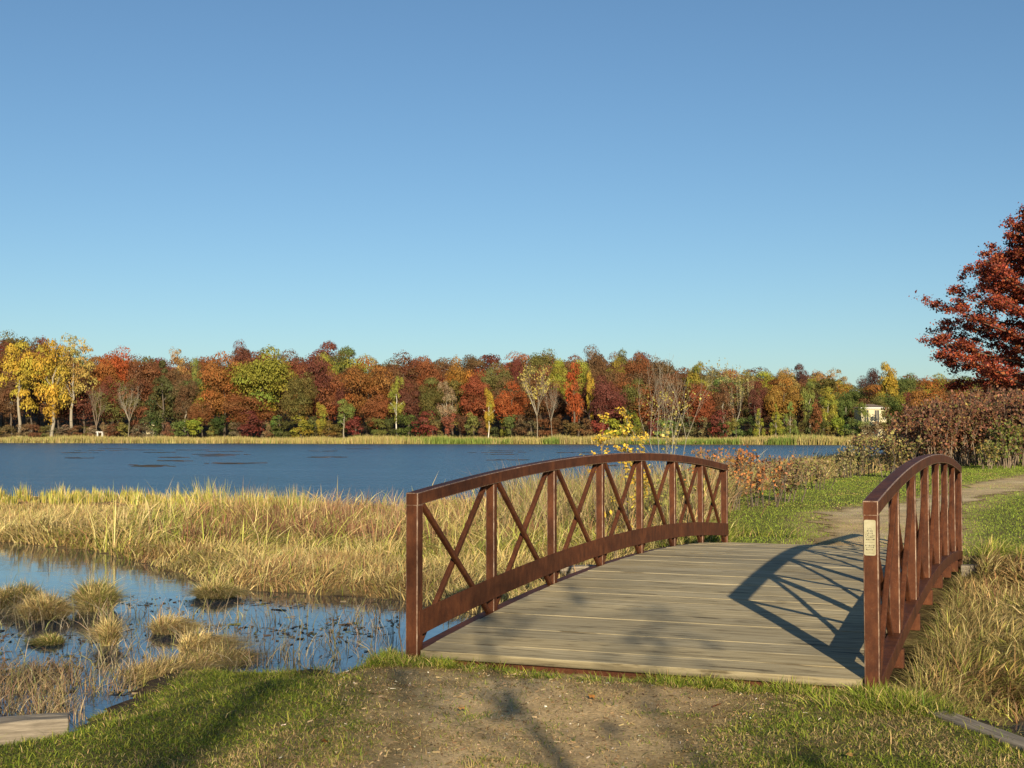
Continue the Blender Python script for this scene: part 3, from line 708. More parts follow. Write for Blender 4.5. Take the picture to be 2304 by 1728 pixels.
# dry stems near the lower left shore
ct = []
for i in range(620):
    px = R.uniform(-300, 330); dep = R.uniform(10.3, 12.6) if px < 190 else R.uniform(11.2, 12.6); x, y = at(px, dep)
    if sdist(np.array([x]), np.array([y]), NEAR)[0] < .12 and ((px < 175 and R.rand() < .7) or R.rand() < .07): ct.append((x, y, R.uniform(.5, 1.1)))
tag(tufts('shore_dry_grass', ct[::2], 26, .22, .007, .09, [(.34, .26, .15), (.27, .18, .10), (.20, .13, .08), (.24, .23, .08)], [4, 3, 2, 2], M_DRY, .4), kind='stuff')
ct = []
for i in range(330):
    px = R.uniform(-60, 900); dep = R.uniform(11.8, 17.0); x, y = at(px, dep)
    if sdist(np.array([x]), np.array([y]), NEAR)[0] < 0 and sdist(np.array([x]), np.array([y]), MARSH)[0] < 0:
        if fnoise(np.array([x]), np.array([y]), 1.1, 5)[0] > .38: ct.append((x, y, R.uniform(.35, 1.1)))
tag(tufts('inlet_stalks', ct, 5, .36, .008, .07, [(.36, .30, .2), (.24, .18, .12), (.26, .25, .10), (.10, .08, .05)], [4, 3, 2, 2], M_DRY, .35, droop=.3), kind='stuff')
n = 3600; px = R.uniform(-100, 900, n); dep = 11.4+7*R.uniform(0, 1, n)**1.2
x = CAM[0]+FW[0]*dep+RT[0]*dep*(px-1152)/FPX; y = CAM[1]+FW[1]*dep+RT[1]*dep*(px-1152)/FPX
k = (R.uniform(0, 1, n) < sstep(.40, .62, fnoise(x*.8, y*1.3, 1.3, 44))*.95+.06); x, y = x[k], y[k]; n = len(x)
s_ = .007*np.exp(R.normal(0, .5, n)); an = R.uniform(0, 6.28, n); lx = s_*R.uniform(1.2, 6, n)
dx = np.stack([np.cos(an)*lx, np.sin(an)*lx, R.uniform(-.004, .012, n)], 1); dy = np.stack([-np.sin(an)*s_, np.cos(an)*s_, R.uniform(-.002, .008, n)], 1)
C0 = np.stack([x, y, np.full(n, WATER+.006)], 1)
V = np.stack([C0-dx-dy, C0+dx-dy, C0+dx+dy, C0-dx+dy], 1).reshape(-1, 3)
cc = np.repeat(pal(n, [(.06, .048, .03), (.13, .08, .045), (.09, .10, .03), (.3, .23, .13)], [3, 3, 3, 2]), 4, 0)
tag(link('floating_litter', mesh_np('floating_litter', V, [np.arange(4*n).reshape(-1, 4)], cc), mat=M_LEAF), kind='stuff')
# thin floating weed streaks out on the lake
n = 520; k0 = R.randint(0, 26, n); cpx = R.uniform(150, 1500, 26); cdp = R.uniform(95, 240, 26)
px = cpx[k0]+R.normal(0, 22, n); dep = cdp[k0]+R.normal(0, 1.2, n)
x = CAM[0]+FW[0]*dep+RT[0]*dep*(px-1152)/FPX; y = CAM[1]+FW[1]*dep+RT[1]*dep*(px-1152)/FPX
lx = R.uniform(.15, .7, n); C0 = np.stack([x, y, np.full(n, WATER+.02)], 1); r3 = np.append(RT, 0); f3 = np.append(FW, 0)
V = np.stack([C0-r3*lx[:, None]-f3*.12, C0+r3*lx[:, None]-f3*.12, C0+r3*lx[:, None]*.7+f3*.12+[0, 0, .05], C0-r3*lx[:, None]*.7+f3*.12+[0, 0, .05]], 1).reshape(-1, 3)
tag(link('floating_weed', mesh_np('floating_weed', V, [np.arange(4*n).reshape(-1, 4)], np.repeat(pal(n, [(.05, .045, .03), (.09, .06, .04)], [1, 1]), 4, 0)), mat=M_LEAF), kind='stuff')

# ------------------------------------------------------------------ trees: shared shapes
def leafquads(C, Nn, size, jit=.6, asp=.8):
    n = len(C); Nn = Nn+R.normal(0, jit, (n, 3)); Nn /= np.linalg.norm(Nn, axis=1, keepdims=True)+1e-9
    u = np.cross(Nn, R.normal(0, 1, (n, 3))); u /= np.linalg.norm(u, axis=1, keepdims=True)+1e-9; v = np.cross(Nn, u)
    s = size*np.exp(R.normal(0, .25, n))[:, None]*.5
    j = lambda: R.uniform(.65, 1.2, (n, 1))
    return np.stack([C-u*s*j(), C-v*s*asp*j(), C+u*s*j(), C+v*s*asp*j()], 1).reshape(-1, 3), np.arange(4*n).reshape(-1, 4)

def segmesh(name, segs, m, sides=5):
    """segs: list of (p0, p1, r0, r1) tapered prisms"""
    A = np.array([s_[0] for s_ in segs], float); Bp = np.array([s_[1] for s_ in segs], float); r0 = np.array([s_[2] for s_ in segs])[:, None]; r1 = np.array([s_[3] for s_ in segs])[:, None]
    d = Bp-A; d /= np.linalg.norm(d, axis=1, keepdims=True)+1e-9
    ref = np.where(np.abs(d[:, 2:3]) < .9, [[0, 0, 1.]], [[1., 0, 0]]); u = np.cross(d, ref); u /= np.linalg.norm(u, axis=1, keepdims=True); v = np.cross(d, u)
    V = []
    for P_, r_ in ((A, r0), (Bp, r1)):
        for q in range(sides):
            a_ = 2*math.pi*q/sides; V.append(P_+(u*math.cos(a_)+v*math.sin(a_))*r_)
    V = np.stack(V, 1).reshape(-1, 3); n = len(segs); i0 = (np.arange(n)*2*sides)[:, None]
    F = [i0+np.array([[q, (q+1) % sides, sides+(q+1) % sides, sides+q]]) for q in range(sides)]
    me = mesh_np(name, V, [np.concatenate(F)], smooth=True); me.materials.append(m); return me

def grow(p, d, ln, r, depth, rnd, out, tips, spread=.55, up=.15, kids=(2, 4), shrink=.72, nseg=3, thin=.62):
    p = Vector(p); d = Vector(d).normalized()
    for i in range(nseg):
        d2 = (d+Vector((rnd.gauss(0, .09), rnd.gauss(0, .09), rnd.gauss(0, .06)+up*.25))).normalized(); q = p+d2*(ln/nseg); rr = r*(1-(.35*(i+1)/nseg))
        out.append((tuple(p), tuple(q), r*(1-.35*i/nseg), rr)); p = q; d = d2
        if depth > 0 and i < nseg-1 and rnd.random() < .6:
            a_ = Vector((rnd.gauss(0, 1), rnd.gauss(0, 1), rnd.gauss(0, .4))).normalized()
            grow(p, d*(1-spread*.4)+a_*spread*1.2+Vector((0, 0, up)), ln*shrink*.8, rr*.5, depth-1, rnd, out, tips, spread, up, kids, shrink, nseg, thin)
    if depth == 0: tips.append((tuple(p), tuple(d))); return
    for k in range(rnd.randint(*kids)):
        a_ = Vector((rnd.gauss(0, 1), rnd.gauss(0, 1), rnd.gauss(0, .5))).normalized()
        grow(p, d+a_*spread+Vector((0, 0, up)), ln*shrink*rnd.uniform(.8, 1.15), rr*thin*1.1, depth-1, rnd, out, tips, spread, up, kids, shrink, nseg, thin)

def crown(kind, seed, nleaf=5200):
    """unit tree crown: z 0..1, radius about .5"""
    rs = np.random.RandomState(seed); lob = []
    nl = {'oak': 34, 'tall': 30, 'airy': 42, 'bush': 16, 'cone': 34}[kind]
    while len(lob) < nl:
        p = rs.uniform(-1, 1, 3); q = np.linalg.norm(p)
        if q > 1 or q < (.30 if kind != 'airy' else .1): continue
        if kind == 'oak': c = np.array([p[0]*.34, p[1]*.34, .55+p[2]*.30*(1-.25*(p[0]**2+p[1]**2))]); r = rs.uniform(.13, .21)
        elif kind == 'tall': c = np.array([p[0]*.36*(1-.35*abs(p[2])), p[1]*.36*(1-.35*abs(p[2])), .56+p[2]*.38]); r = rs.uniform(.10, .17)
        elif kind == 'airy': c = np.array([p[0]*.36, p[1]*.36, .58+p[2]*.33]); r = rs.uniform(.07, .13)
        elif kind == 'cone':
            t = rs.uniform(0, 1)**1.2; a_ = rs.uniform(0, 6.28); c = np.array([.42*(1-t)*math.cos(a_), .42*(1-t)*math.sin(a_), .13+t*.8]); r = .06+.08*(1-t)
        else: c = np.array([p[0]*.36, p[1]*.36, .45+p[2]*.36]); r = rs.uniform(.13, .22)
        lob.append((c, r, rs.uniform(.6, .95)))
    Cs, Ns, col = [], [], []
    per = nleaf//nl
    tops = max(l[0][2]+l[1]*l[2] for l in lob)
    for c, r, fl in lob:
        d = rs.normal(0, 1, (per, 3)); d /= np.linalg.norm(d, axis=1, keepdims=True); d[:, 2] = np.where(rs.uniform(0, 1, per) < .75, np.abs(d[:, 2]), d[:, 2])
        rad = rs.uniform(.5, 1.03, (per, 1))**.6
        Cs.append(c+d*rad*r*np.array([1.15, 1.15, fl*.85])); Ns.append(d)
        v = math.exp(rs.normal(0, .13)); hu = rs.normal(0, .10)
        col.append(np.exp(rs.normal(0, .12, (per, 1)))*v*np.array([[1+hu*.3, 1-hu*.8, 1-hu]]))
    Cs = np.concatenate(Cs); Cs[:, 2] /= tops; Cs[:, 2] = np.maximum(Cs[:, 2], .01)
    V, F = leafquads(Cs, np.concatenate(Ns), {'oak': .0225, 'tall': .026, 'airy': .021, 'bush': .048, 'cone': .028}[kind], .34)
    me = mesh_np(kind+'_crown', V, [F], np.repeat(np.concatenate(col), 4, 0)); me.materials.append(M_FOL); return me
CR = {k: [crown(k, 100+i*7+len(k), nl) for i in range(c)] for k, c, nl in (('oak', 6, 10000), ('tall', 3, 5200), ('airy', 2, 4300), ('bush', 3, 1700), ('cone', 2, 4200))}

def trunk_mesh(seed, m, fork=False, hgt=.72, r=.020):
    rnd = random.Random(seed); out = []; tips = []
    p = Vector((0, 0, -.03)); 
    for i in range(7):
        q = Vector((rnd.gauss(0, .008)+.002*i, rnd.gauss(0, .008), -.03+(hgt+.03)*(i+1)/7)); out.append((tuple(p), tuple(q), r*(1.25 if i == 0 else 1)*(1-.11*i), r*(1-.11*(i+1)))); p = q
        if i in (3, 4):
            for k in range(2):
                a_ = rnd.uniform(0, 6.28); grow(q, (math.cos(a_), math.sin(a_), .8), .09, r*.26, 1, rnd, out, tips, .5, .2, (2, 3), .7, 2)
    return segmesh('trunk', out, m, 5)
TR = {'dark': [trunk_mesh(s_, M_BARK) for s_ in (1, 2, 3)], 'pale': [trunk_mesh(s_, M_PALE) for s_ in (4, 5)], 'white': [trunk_mesh(s_, M_WHITE, r=.013) for s_ in (6, 7)]}
def bare_mesh(seed, m, base=.28, depth=4, r=.017, spread=.5, up=.22, kids=(2, 3), stems=1):
    rnd = random.Random(seed); out = []; tips = []
    if stems == 1:
        grow((0, 0, -.03), (0, 0, 1), base+.03, r, 0, rnd, out, tips, nseg=3); p = tips.pop()[0]
        for k in range(4): a_ = k*1.57+rnd.uniform(-.4, .4); grow(p, (.5*math.cos(a_), .5*math.sin(a_), .85), .26, r*.62, depth, rnd, out, tips, spread, up, kids, .70, 3)
    else:
        for k in range(stems): a_ = k*6.28/stems+rnd.uniform(-.3, .3); grow((.015*math.cos(a_), .015*math.sin(a_), -.03), (.36*math.cos(a_), .36*math.sin(a_), 1), .38, r*.7, depth, rnd, out, tips, spread, up, kids, .62, 3)
    zs = max(s_[1][2] for s_ in out); xs = max(max(abs(s_[1][0]), abs(s_[1][1])) for s_ in out)
    out = [((a[0]*.5/xs, a[1]*.5/xs, a[2]/zs), (b_[0]*.5/xs, b_[1]*.5/xs, b_[2]/zs), r0, r1) for a, b_, r0, r1 in out]
    return segmesh('bare_branches', out, m, 4), [((t[0]*.5/xs, t[1]*.5/xs, t[2]/zs)) for t, _ in tips]
BARE = {'grey': bare_mesh(11, M_TWIG, .22, 4, .017, .75, .10), 'pale': bare_mesh(12, M_PALE, .38, 4, .014, .6, .2), 'slim': bare_mesh(13, M_PALE, .35, 3, .009, .28, .5)}

PALC = {'orange': (.36, .125, .022), 'rust': (.26, .085, .026), 'rust brown': (.185, .075, .030), 'brown': (.15, .078, .032), 'maroon': (.165, .038, .028), 'red': (.33, .062, .022), 'orange red': (.42, .085, .018),
        'dark red': (.20, .034, .026), 'yellow': (.60, .42, .045), 'pale gold': (.50, .36, .09), 'yellow green': (.34, .33, .035), 'light green': (.20, .26, .05), 'green': (.10, .15, .028), 'dark green': (.055, .085, .02),
        'olive': (.155, .145, .03), 'tan': (.42, .30, .17), 'peach': (.50, .25, .08), 'golden orange': (.42, .20, .03), 'purple brown': (.085, .035, .04), 'straw brown': (.24, .19, .09)}
for k_ in PALC: PALC[k_] = tuple(v*.58+.004+.16*m_ for v, m_ in zip(PALC[k_], (.15, .10, .045)))
def gz(x, y): return float(terrain_z(np.array([x]), np.array([y]))[0])

def tree(px, top, wpx, depth, colour, kind, trunk, name, label, cat='tree', group=None, lift=0, jitter=.06):
    x, y = at(px, depth); z = gz(x, y)+lift; H = (zat(top, depth)-z)*1.035; W = wpx*depth/FPX
    rt = empty(name, (x, y, z-.05), R.uniform(0, 6.28), label, cat, group)
    if trunk:
        t_ = link('trunk', TR[trunk][R.randint(len(TR[trunk]))], rt); t_.scale = (H, H, H*.98)
    c_ = link('crown', CR[kind][R.randint(len(CR[kind]))], rt); c_.scale = (W*1.12, W*1.12, H*(1. if kind != 'bush' else 1))
    base = np.array(PALC[colour])*np.exp(R.normal(0, jitter))*np.exp(R.normal(0, jitter*.6, 3)); c_.color = (*[float(v) for v in base], 1)
    return rt
def bare(px, top, wpx, depth, proto, name, label, group=None, leaf=None):
    x, y = at(px, depth); z = gz(x, y); H = zat(top, depth)-z; W = wpx*depth/FPX
    rt = empty(name, (x, y, z-.05), R.uniform(0, 6.28), label, 'tree', group)
    b_ = link('branches', BARE[proto][0], rt); b_.scale = (W, W, H)
    if leaf:
        tp = np.array(BARE[proto][1]); tp = tp[R.randint(0, len(tp), leaf[1])]+R.normal(0, .012, (leaf[1], 3)); tp[:, :2] *= W; tp[:, 2] *= H
        V, F = leafquads(tp, R.normal(0, 1, (len(tp), 3)), H*leaf[2], .5)
        me = mesh_np('leaves', V, [F], np.repeat(pal(len(tp), [leaf[0]], [1], .2), 4, 0)); me.materials.append(M_LEAF); link('leaves', me, rt)
    return rt
# front and marked trees of the far wood: (direction, top, width, metres behind the shore, colour, crown, trunk, label)
HAND = [
 (-60, 752, 110, 45, 'olive', 'oak', 'dark', 'dark olive tree at the left edge behind the yellow trees, cut by the frame'),
 (45, 768, 108, 22, 'yellow', 'tall', 'pale', 'bright yellow cottonwood with low hanging crown at the left edge of the far shore'),
 (118, 765, 92, 21, 'yellow', 'tall', 'pale', 'yellow cottonwood with twin pale trunks, second large yellow tree from the left'),
 (165, 752, 112, 30, 'pale gold', 'airy', 'pale', 'tallest thin pale gold cottonwood, rising above the other yellow trees at left'),
 (38, 742, 100, 118, 'olive', 'oak', 'dark', 'dark olive oak crown on the skyline above the leftmost yellow tree'),
 (8, 762, 70, 90, 'maroon', 'oak', 'dark', 'maroon crown at the left edge between the olive skyline oak and yellow tree'),
 (85, 757, 80, 95, 'dark red', 'oak', 'dark', 'dark red oak crown between the two yellow cottonwoods near the skyline'),
 (258, 775, 92, 62, 'orange red', 'oak', 'dark', 'orange red oak on the skyline right of the pale gold cottonwood'),
 (232, 800, 70, 45, 'orange', 'oak', 'dark', 'orange oak crown touching the pale gold cottonwood on its right side'),
 (325, 796, 96, 66, 'rust brown', 'oak', 'dark', 'rust brown oak above the two bare trees at left'),
 (300, 850, 60, 38, 'olive', 'oak', 'dark', 'dull olive tree behind the pale forked bare tree'),
 (250, 845, 60, 40, 'dark red', 'oak', 'dark', 'dark red small oak behind the grey bare tree'),
 (366, 814, 92, 24, 'dark green', 'cone', 'dark', 'dark green pine with layered boughs on the left shore'),
 (398, 782, 66, 70, 'peach', 'airy', 'pale', 'peach orange thin topped tree on the skyline above the dark green pine'),
 (440, 803, 46, 52, 'light green', 'tall', 'dark', 'pale green tree squeezed between peach and orange trees'),
 (418, 838, 60, 26, 'brown', 'oak', 'pale', 'brown oak right of the dark green pine with a pale trunk'),
 (505, 792, 112, 27, 'orange', 'oak', 'dark', 'large orange oak left of the big yellow green oak'),
 (590, 778, 156, 31, 'yellow green', 'oak', 'dark', 'broad yellow green oak, the largest green crown of the far wood'),
 (545, 764, 62, 128, 'maroon', 'oak', 'dark', 'maroon crown poking above the broad yellow green oak'),
 (455, 880, 60, 20, 'rust', 'oak', 'dark', 'low rust oak bough tree under the large orange oak'),
 (556, 880, 120, 22, 'rust', 'oak', 'dark', 'spreading rust orange oak low in front of the broad yellow green oak'),
 (712, 797, 98, 45, 'maroon', 'oak', 'dark', 'maroon red oak right of the broad yellow green oak'),
 (675, 834, 82, 24, 'olive', 'oak', 'pale', 'olive brown oak in front of the maroon red oak'),
 (735, 768, 82, 120, 'dark red', 'oak', 'dark', 'dark red crown on the skyline left of centre'),
 (735, 792, 62, 80, 'yellow green', 'oak', 'dark', 'yellow green crown peeping above the maroon red oak'),
 (775, 780, 84, 100, 'green', 'oak', 'dark', 'green crown just under the dark red skyline crown'),
 (828, 804, 118, 27, 'orange', 'oak', 'dark', 'tall orange brown oak left of the white trunked birch'),
 (850, 885, 78, 20, 'rust', 'oak', 'dark', 'low rust oak at the foot of the tall orange brown oak'),
 (775, 898, 56, 14, 'light green', 'tall', 'pale', 'small light green tree at the shore left of the tall orange brown oak'),
 (722, 905, 30, 13, 'yellow green', 'tall', None, 'narrow yellow sapling at the shore left of the small light green tree'),
 (905, 788, 110, 60, 'rust brown', 'oak', 'dark', 'wide dark rust oak behind the white trunked birch'),
 (892, 846, 44, 16, 'yellow green', 'airy', 'white', 'slender birch with a brilliant white trunk and pale yellow green crown'),
 (962, 800, 86, 64, 'rust', 'oak', 'dark', 'rust red oak between the white trunked birch and the orange crown'),
 (1005, 856, 52, 19, 'tan', 'airy', 'pale', 'fluffy tan tree with nearly colourless leaves near the middle'),
 (1035, 800, 76, 50, 'golden orange', 'oak', 'dark', 'glowing golden orange crown above the fluffy tan tree'),
 (1066, 828, 72, 33, 'red', 'oak', 'dark', 'red oak just right of and below the golden orange crown'),
 (958, 922, 62, 12, 'dark red', 'bush', None, 'dark crimson rounded small tree at the shore below the rust red oak'),
 (1150, 854, 80, 22, 'orange red', 'oak', 'dark', 'bright orange red oak left of the tall bare cottonwood'),
 (1100, 873, 28, 13, 'yellow', 'tall', 'white', 'small yellow birch left of the bright orange red oak'),
 (1120, 812, 80, 60, 'olive', 'oak', 'dark', 'olive oak above the bright orange red oak'),
 (1160, 805, 50, 75, 'dark red', 'oak', 'dark', 'dark red crown behind and above the olive oak'),
 (1215, 782, 88, 112, 'olive', 'oak', 'dark', 'olive skyline oak above the tall bare cottonwood'),
 (1255, 806, 56, 50, 'yellow green', 'oak', 'dark', 'yellow green crown behind the tall bare cottonwood'),
 (1305, 808, 74, 55, 'yellow green', 'oak', 'dark', 'yellow green crown rising behind the narrow flame coloured maple'),
 (1292, 812, 50, 20, 'orange red', 'tall', 'dark', 'narrow flame coloured maple right of the two bare cottonwoods'),
 (1328, 835, 26, 24, 'yellow', 'tall', 'dark', 'slim yellow tree just right of the narrow flame coloured maple'),
 (1340, 775, 76, 116, 'brown', 'oak', 'dark', 'brown round skyline crown right of the centre, the highest there'),
 (1370, 858, 96, 21, 'maroon', 'oak', 'pale', 'maroon oak right of the slim yellow tree'),
 (1355, 820, 90, 50, 'rust brown', 'oak', 'dark', 'rust brown oak above the maroon oak'),
 (1388, 798, 60, 84, 'yellow green', 'oak', 'dark', 'yellow green crown in the third row right of the centre'),
 (1432, 790, 78, 88, 'rust', 'oak', 'dark', 'rust orange crown near the skyline, left of the dark brown slope'),
 (1408, 784, 66, 120, 'olive', 'oak', 'dark', 'olive brown skyline crown above the rust orange crown'),
 (1488, 798, 88, 92, 'brown', 'oak', 'dark', 'dark brown crown where the skyline begins to drop'),
 (1430, 850, 90, 36, 'olive', 'oak', 'dark', 'olive brown oak seen through the near bare sapling'),
 (1500, 850, 90, 34, 'rust brown', 'oak', 'dark', 'rust brown oak right of the olive one behind the near bare sapling'),
 (1565, 814, 50, 70, 'yellow green', 'tall', 'dark', 'yellow and green tree left of the group of white bare birches'),
 (1575, 864, 68, 24, 'red', 'oak', 'dark', 'red oak right of the near bare sapling'),
 (1626, 866, 44, 26, 'rust brown', 'tall', 'pale', 'narrow rust brown tree in front of the bare birch group'),
 (1622, 920, 58, 14, 'dark red', 'bush', None, 'dark red rounded bush under the narrow rust brown tree'),
 (1710, 848, 54, 30, 'maroon', 'oak', 'dark', 'maroon oak left of the golden orange oak'),
 (1762, 840, 82, 28, 'golden orange', 'oak', 'dark', 'golden orange oak right of the maroon oak'),
 (1770, 826, 70, 70, 'pale gold', 'airy', 'dark', 'pale gold crown above the golden orange oak'),
 (1802, 818, 46, 100, 'purple brown', 'oak', 'dark', 'purple brown skyline crown on the right'),
 (1843, 832, 52, 84, 'peach', 'airy', 'dark', 'peach coloured skyline crown left of the round orange one'),
 (1882, 829, 72, 72, 'golden orange', 'airy', 'dark', 'round orange crown at the end of the skyline before the gap'),
 (1708, 920, 28, 13, 'yellow green', 'cone', 'pale', 'small pointed yellow green sapling below the maroon oak'),
 (1745, 910, 34, 14, 'yellow green', 'cone', 'pale', 'pointed yellow green sapling below the golden orange oak'),
 (1778, 905, 34, 15, 'light green', 'cone', 'pale', 'pointed light green sapling right of its yellow green twin'),
 (1820, 858, 48, 30, 'light green', 'tall', 'pale', 'tall light green poplar, first of the row left of the house'),
 (1862, 868, 52, 28, 'yellow green', 'tall', 'pale', 'tall yellow green poplar in the middle of the row left of the house'),
 (1902, 882, 54, 33, 'green', 'tall', 'pale', 'green poplar nearest to the cream house on its left'),
 (1832, 905, 40, 14, 'rust', 'bush', None, 'rust coloured sapling in front of the first poplar'),
 (1956, 828, 62, 78, 'purple brown', 'oak', 'dark', 'dark purple brown oak behind the house'),
 (1940, 898, 34, 16, 'light green', 'bush', None, 'light green sapling covering the left corner of the cream house'),
 (1958, 948, 60, 13, 'straw brown', 'bush', None, 'straw brown bush in front of the foot of the cream house'),
 (1996, 908, 40, 14, 'olive', 'bush', None, 'olive bush covering the right corner of the cream house'),
 (1978, 888, 52, 30, 'olive', 'oak', 'dark', 'olive tree behind the roof of the cream house'),
 (1996, 816, 64, 46, 'yellow', 'tall', 'dark', 'yellow tree rising over the cream house'),
 (2036, 836, 60, 60, 'green', 'oak', 'dark', 'dark green tree right of the yellow tree over the house'),
 (2046, 880, 44, 30, 'dark red', 'tall', 'dark', 'dark red tree right of the cream house'),
]
for px, top, wp, back, colr_, kd, tk, lb in HAND:
    tree(px, top, wp, S(px)+back, colr_, kd, tk, 'sapling' if 'sapling' in lb else ('bush' if 'bush' in lb else 'pine_tree' if 'pine' in lb else 'birch_tree' if 'birch' in lb and 'birches' not in lb else 'autumn_tree'), lb, 'bush' if ' bush' in lb else 'tree', 'autumn trees on the far shore')
# orange oaks between the far shore and the thicket, right edge
for px, top, wp, dep, c_, lb in [(2090, 845, 110, 215, 'orange', 'orange oak behind the left end of the thicket, under the large red oak'), (2175, 858, 96, 190, 'rust', 'rust oak behind the thicket right of the orange oak'),
                                 (2255, 850, 110, 180, 'orange red', 'orange red oak behind the thicket at the right edge'), (2120, 902, 90, 165, 'orange red', 'low orange red oak just above the thicket'), (2350, 860, 120, 185, 'orange', 'orange oak behind the thicket cut by the right frame edge'),
                                 (2195, 880, 60, 150, 'olive', 'olive green tree peeping between the orange oaks above the thicket'), (2065, 872, 60, 240, 'brown', 'brown tree left of the orange oak above the thicket')]:
    tree(px, top, wp, dep, c_, 'oak', 'dark', 'oak_tree', lb, 'tree', 'autumn oaks behind the thicket')
# bare trees
bare(215, 856, 96, S(215)+17, 'grey', 'bare_tree', 'grey leafless spreading tree on the left shore beside the white arbor')
bare(288, 852, 92, S(288)+20, 'pale', 'bare_tree', 'pale forked leafless tree right of the grey bare one on the left shore')
bare(1208, 810, 110, S(1208)+12, 'pale', 'bare_cottonwood', 'tall bare cottonwood with pale gold leaf remnants, left one of the pair in the centre', leaf=((.42, .34, .08), 900, .018))
bare(1243, 850, 60, S(1243)+11, 'pale', 'bare_cottonwood', 'slimmer bare cottonwood with a white trunk, right one of the centre pair')
SLIM = [(1600, 812, 34, 'leftmost of the white bare birches behind the red oak'), (1622, 806, 30, 'tallest of the white bare birches behind the narrow rust brown tree'), (1645, 815, 34, 'white bare birch in the middle of the birch group'),
        (1668, 820, 34, 'white bare birch right of the middle of the birch group'), (1690, 832, 30, 'rightmost of the white bare birches beside the maroon oak'), (1655, 860, 60, 'short wide bare birch leaning before the birch group')]
for i, (px, top, wp, lb) in enumerate(SLIM): bare(px, top, wp, S(px)+(42 if i < 5 else 16), 'slim', 'bare_birch', lb, 'bare birches on the far shore', ((.33, .28, .10), 260, .016))
for px, top, lb in ((1520, 795, 'thin bare treetop sticking above the skyline where it drops'), (1555, 800, 'second thin bare treetop above the skyline right of the first')): bare(px, top, 26, S(px)+85, 'slim', 'bare_birch', lb, 'bare birches on the far shore')
bare(1703, 905, 26, S(1703)+12, 'slim', 'bare_birch', 'small white bare birch at the water line below the maroon oak', 'bare birches on the far shore')

# filler trees of the wood behind
SKY = [(-250, 745), (0, 745), (90, 753), (150, 775), (230, 790), (300, 798), (400, 790), (500, 788), (545, 776), (650, 778), (740, 774), (800, 782), (870, 794), (990, 797), (1060, 790), (1100, 784), (1200, 786), (1340, 784), (1440, 788), (1520, 814), (1650, 816), (1750, 822), (1850, 832), (1900, 842), (1935, 868), (1975, 842), (2060, 835), (2300, 830), (2600, 830)]
ROWN = {40: 'second', 72: 'third', 104: 'fourth', 140: 'back'}
land = sorted([(h[0], h[7]) for h in HAND if h[3] < 70])
def landmark(px):
    # the nearest marked front tree, short form
    L_ = min(land, key=lambda q: abs(q[0]-px)); s_ = 'left of' if px < L_[0]-12 else ('right of' if px > L_[0]+12 else 'straight behind')
    txt = L_[1]
    for cut in (' rising', ' left of', ' right of', ' just right', ' with ', ' on the', ' in front', ' behind', ' between', ' near ', ' above', ' at the', ' squeezed', ' touching', ' seen', ', ', ' low in', ' under', ' below', ' nearest', ' peeping'):
        txt = txt.split(cut)[0]
    return s_+' the '+txt
seen = {}
for back, frac in ((40, .52), (72, .30), (104, .14), (140, 0.)):
    px = -230+back*.3
    while px < 2380:
        sk = float(np.interp(px, *zip(*SKY))); top = sk+(905-sk)*frac*R.uniform(.8, 1.15)+R.uniform(0, 10)+(4 if back == 140 else 0)
        wp = R.uniform(74, 112)
        right = px > 1540
        cs = ['rust', 'rust brown', 'brown', 'maroon', 'olive', 'orange', 'dark red', 'yellow green', 'green']
        wt = [6, 7, 5, 4, 4, 1.5, 1.5, 1, 1] if not right else [2, 3, 3, 1, 4, 2, 1, 4, 3]
        c_ = cs[R.choice(len(cs), p=np.array(wt)/sum(wt))]
        if not (px > 1925 and back == 140 and px < 1945):
            lb = '%s oak in the %s row of the far wood, %s' % (c_, ROWN[back], landmark(px))
            k_ = seen.get(lb, 0); seen[lb] = k_+1
            if k_: lb = lb.replace(' oak in', [' smaller oak in', ' rounder oak in', ' darker oak in'][min(k_-1, 2)])
            lb = ' '.join(lb.split()[:16])
            tree(px, top, wp, S(px)+back+R.uniform(-8, 8), c_, 'oak' if R.rand() < .9 else 'tall', 'dark', 'wood_tree', lb, 'tree', 'trees filling the far wood', jitter=.08)
        px += wp*.60
# understorey bushes along the far shore
BC = ['green', 'olive', 'dark red', 'straw brown', 'light green', 'rust brown', 'green', 'brown', 'yellow green', 'straw brown', 'dark green', 'olive']
px = -60; i = 0
while px < 1930:
    wp = R.uniform(26, 56); c_ = BC[R.randint(len(BC))]; hgt = R.uniform(24, 46)
    if px < 330: c_ = ['straw brown', 'rust brown', 'olive', 'straw brown'][i % 4]; hgt = R.uniform(14, 24)
    if 395 < px < 440: c_ = 'light green'
    if 540 < px < 600: c_ = 'dark red'; wp = 62; hgt = 52
    dep = S(px)+R.uniform(14, 24)
    lb = '%s shore bush %s' % (c_, landmark(px).replace('straight behind', 'at the foot of')); k_ = seen.get(lb, 0); seen[lb] = k_+1
    if k_: lb = lb.replace('shore bush', ['smaller shore bush', 'rounder shore bush', 'lower shore bush'][min(k_-1, 2)])
    lb = ' '.join(lb.split()[:16])
    tree(px, 972-hgt, wp, dep, c_, 'bush', None, 'shore_bush', lb, 'bush', 'bushes along the far shore', jitter=.15)
    px += wp*.62; i += 1

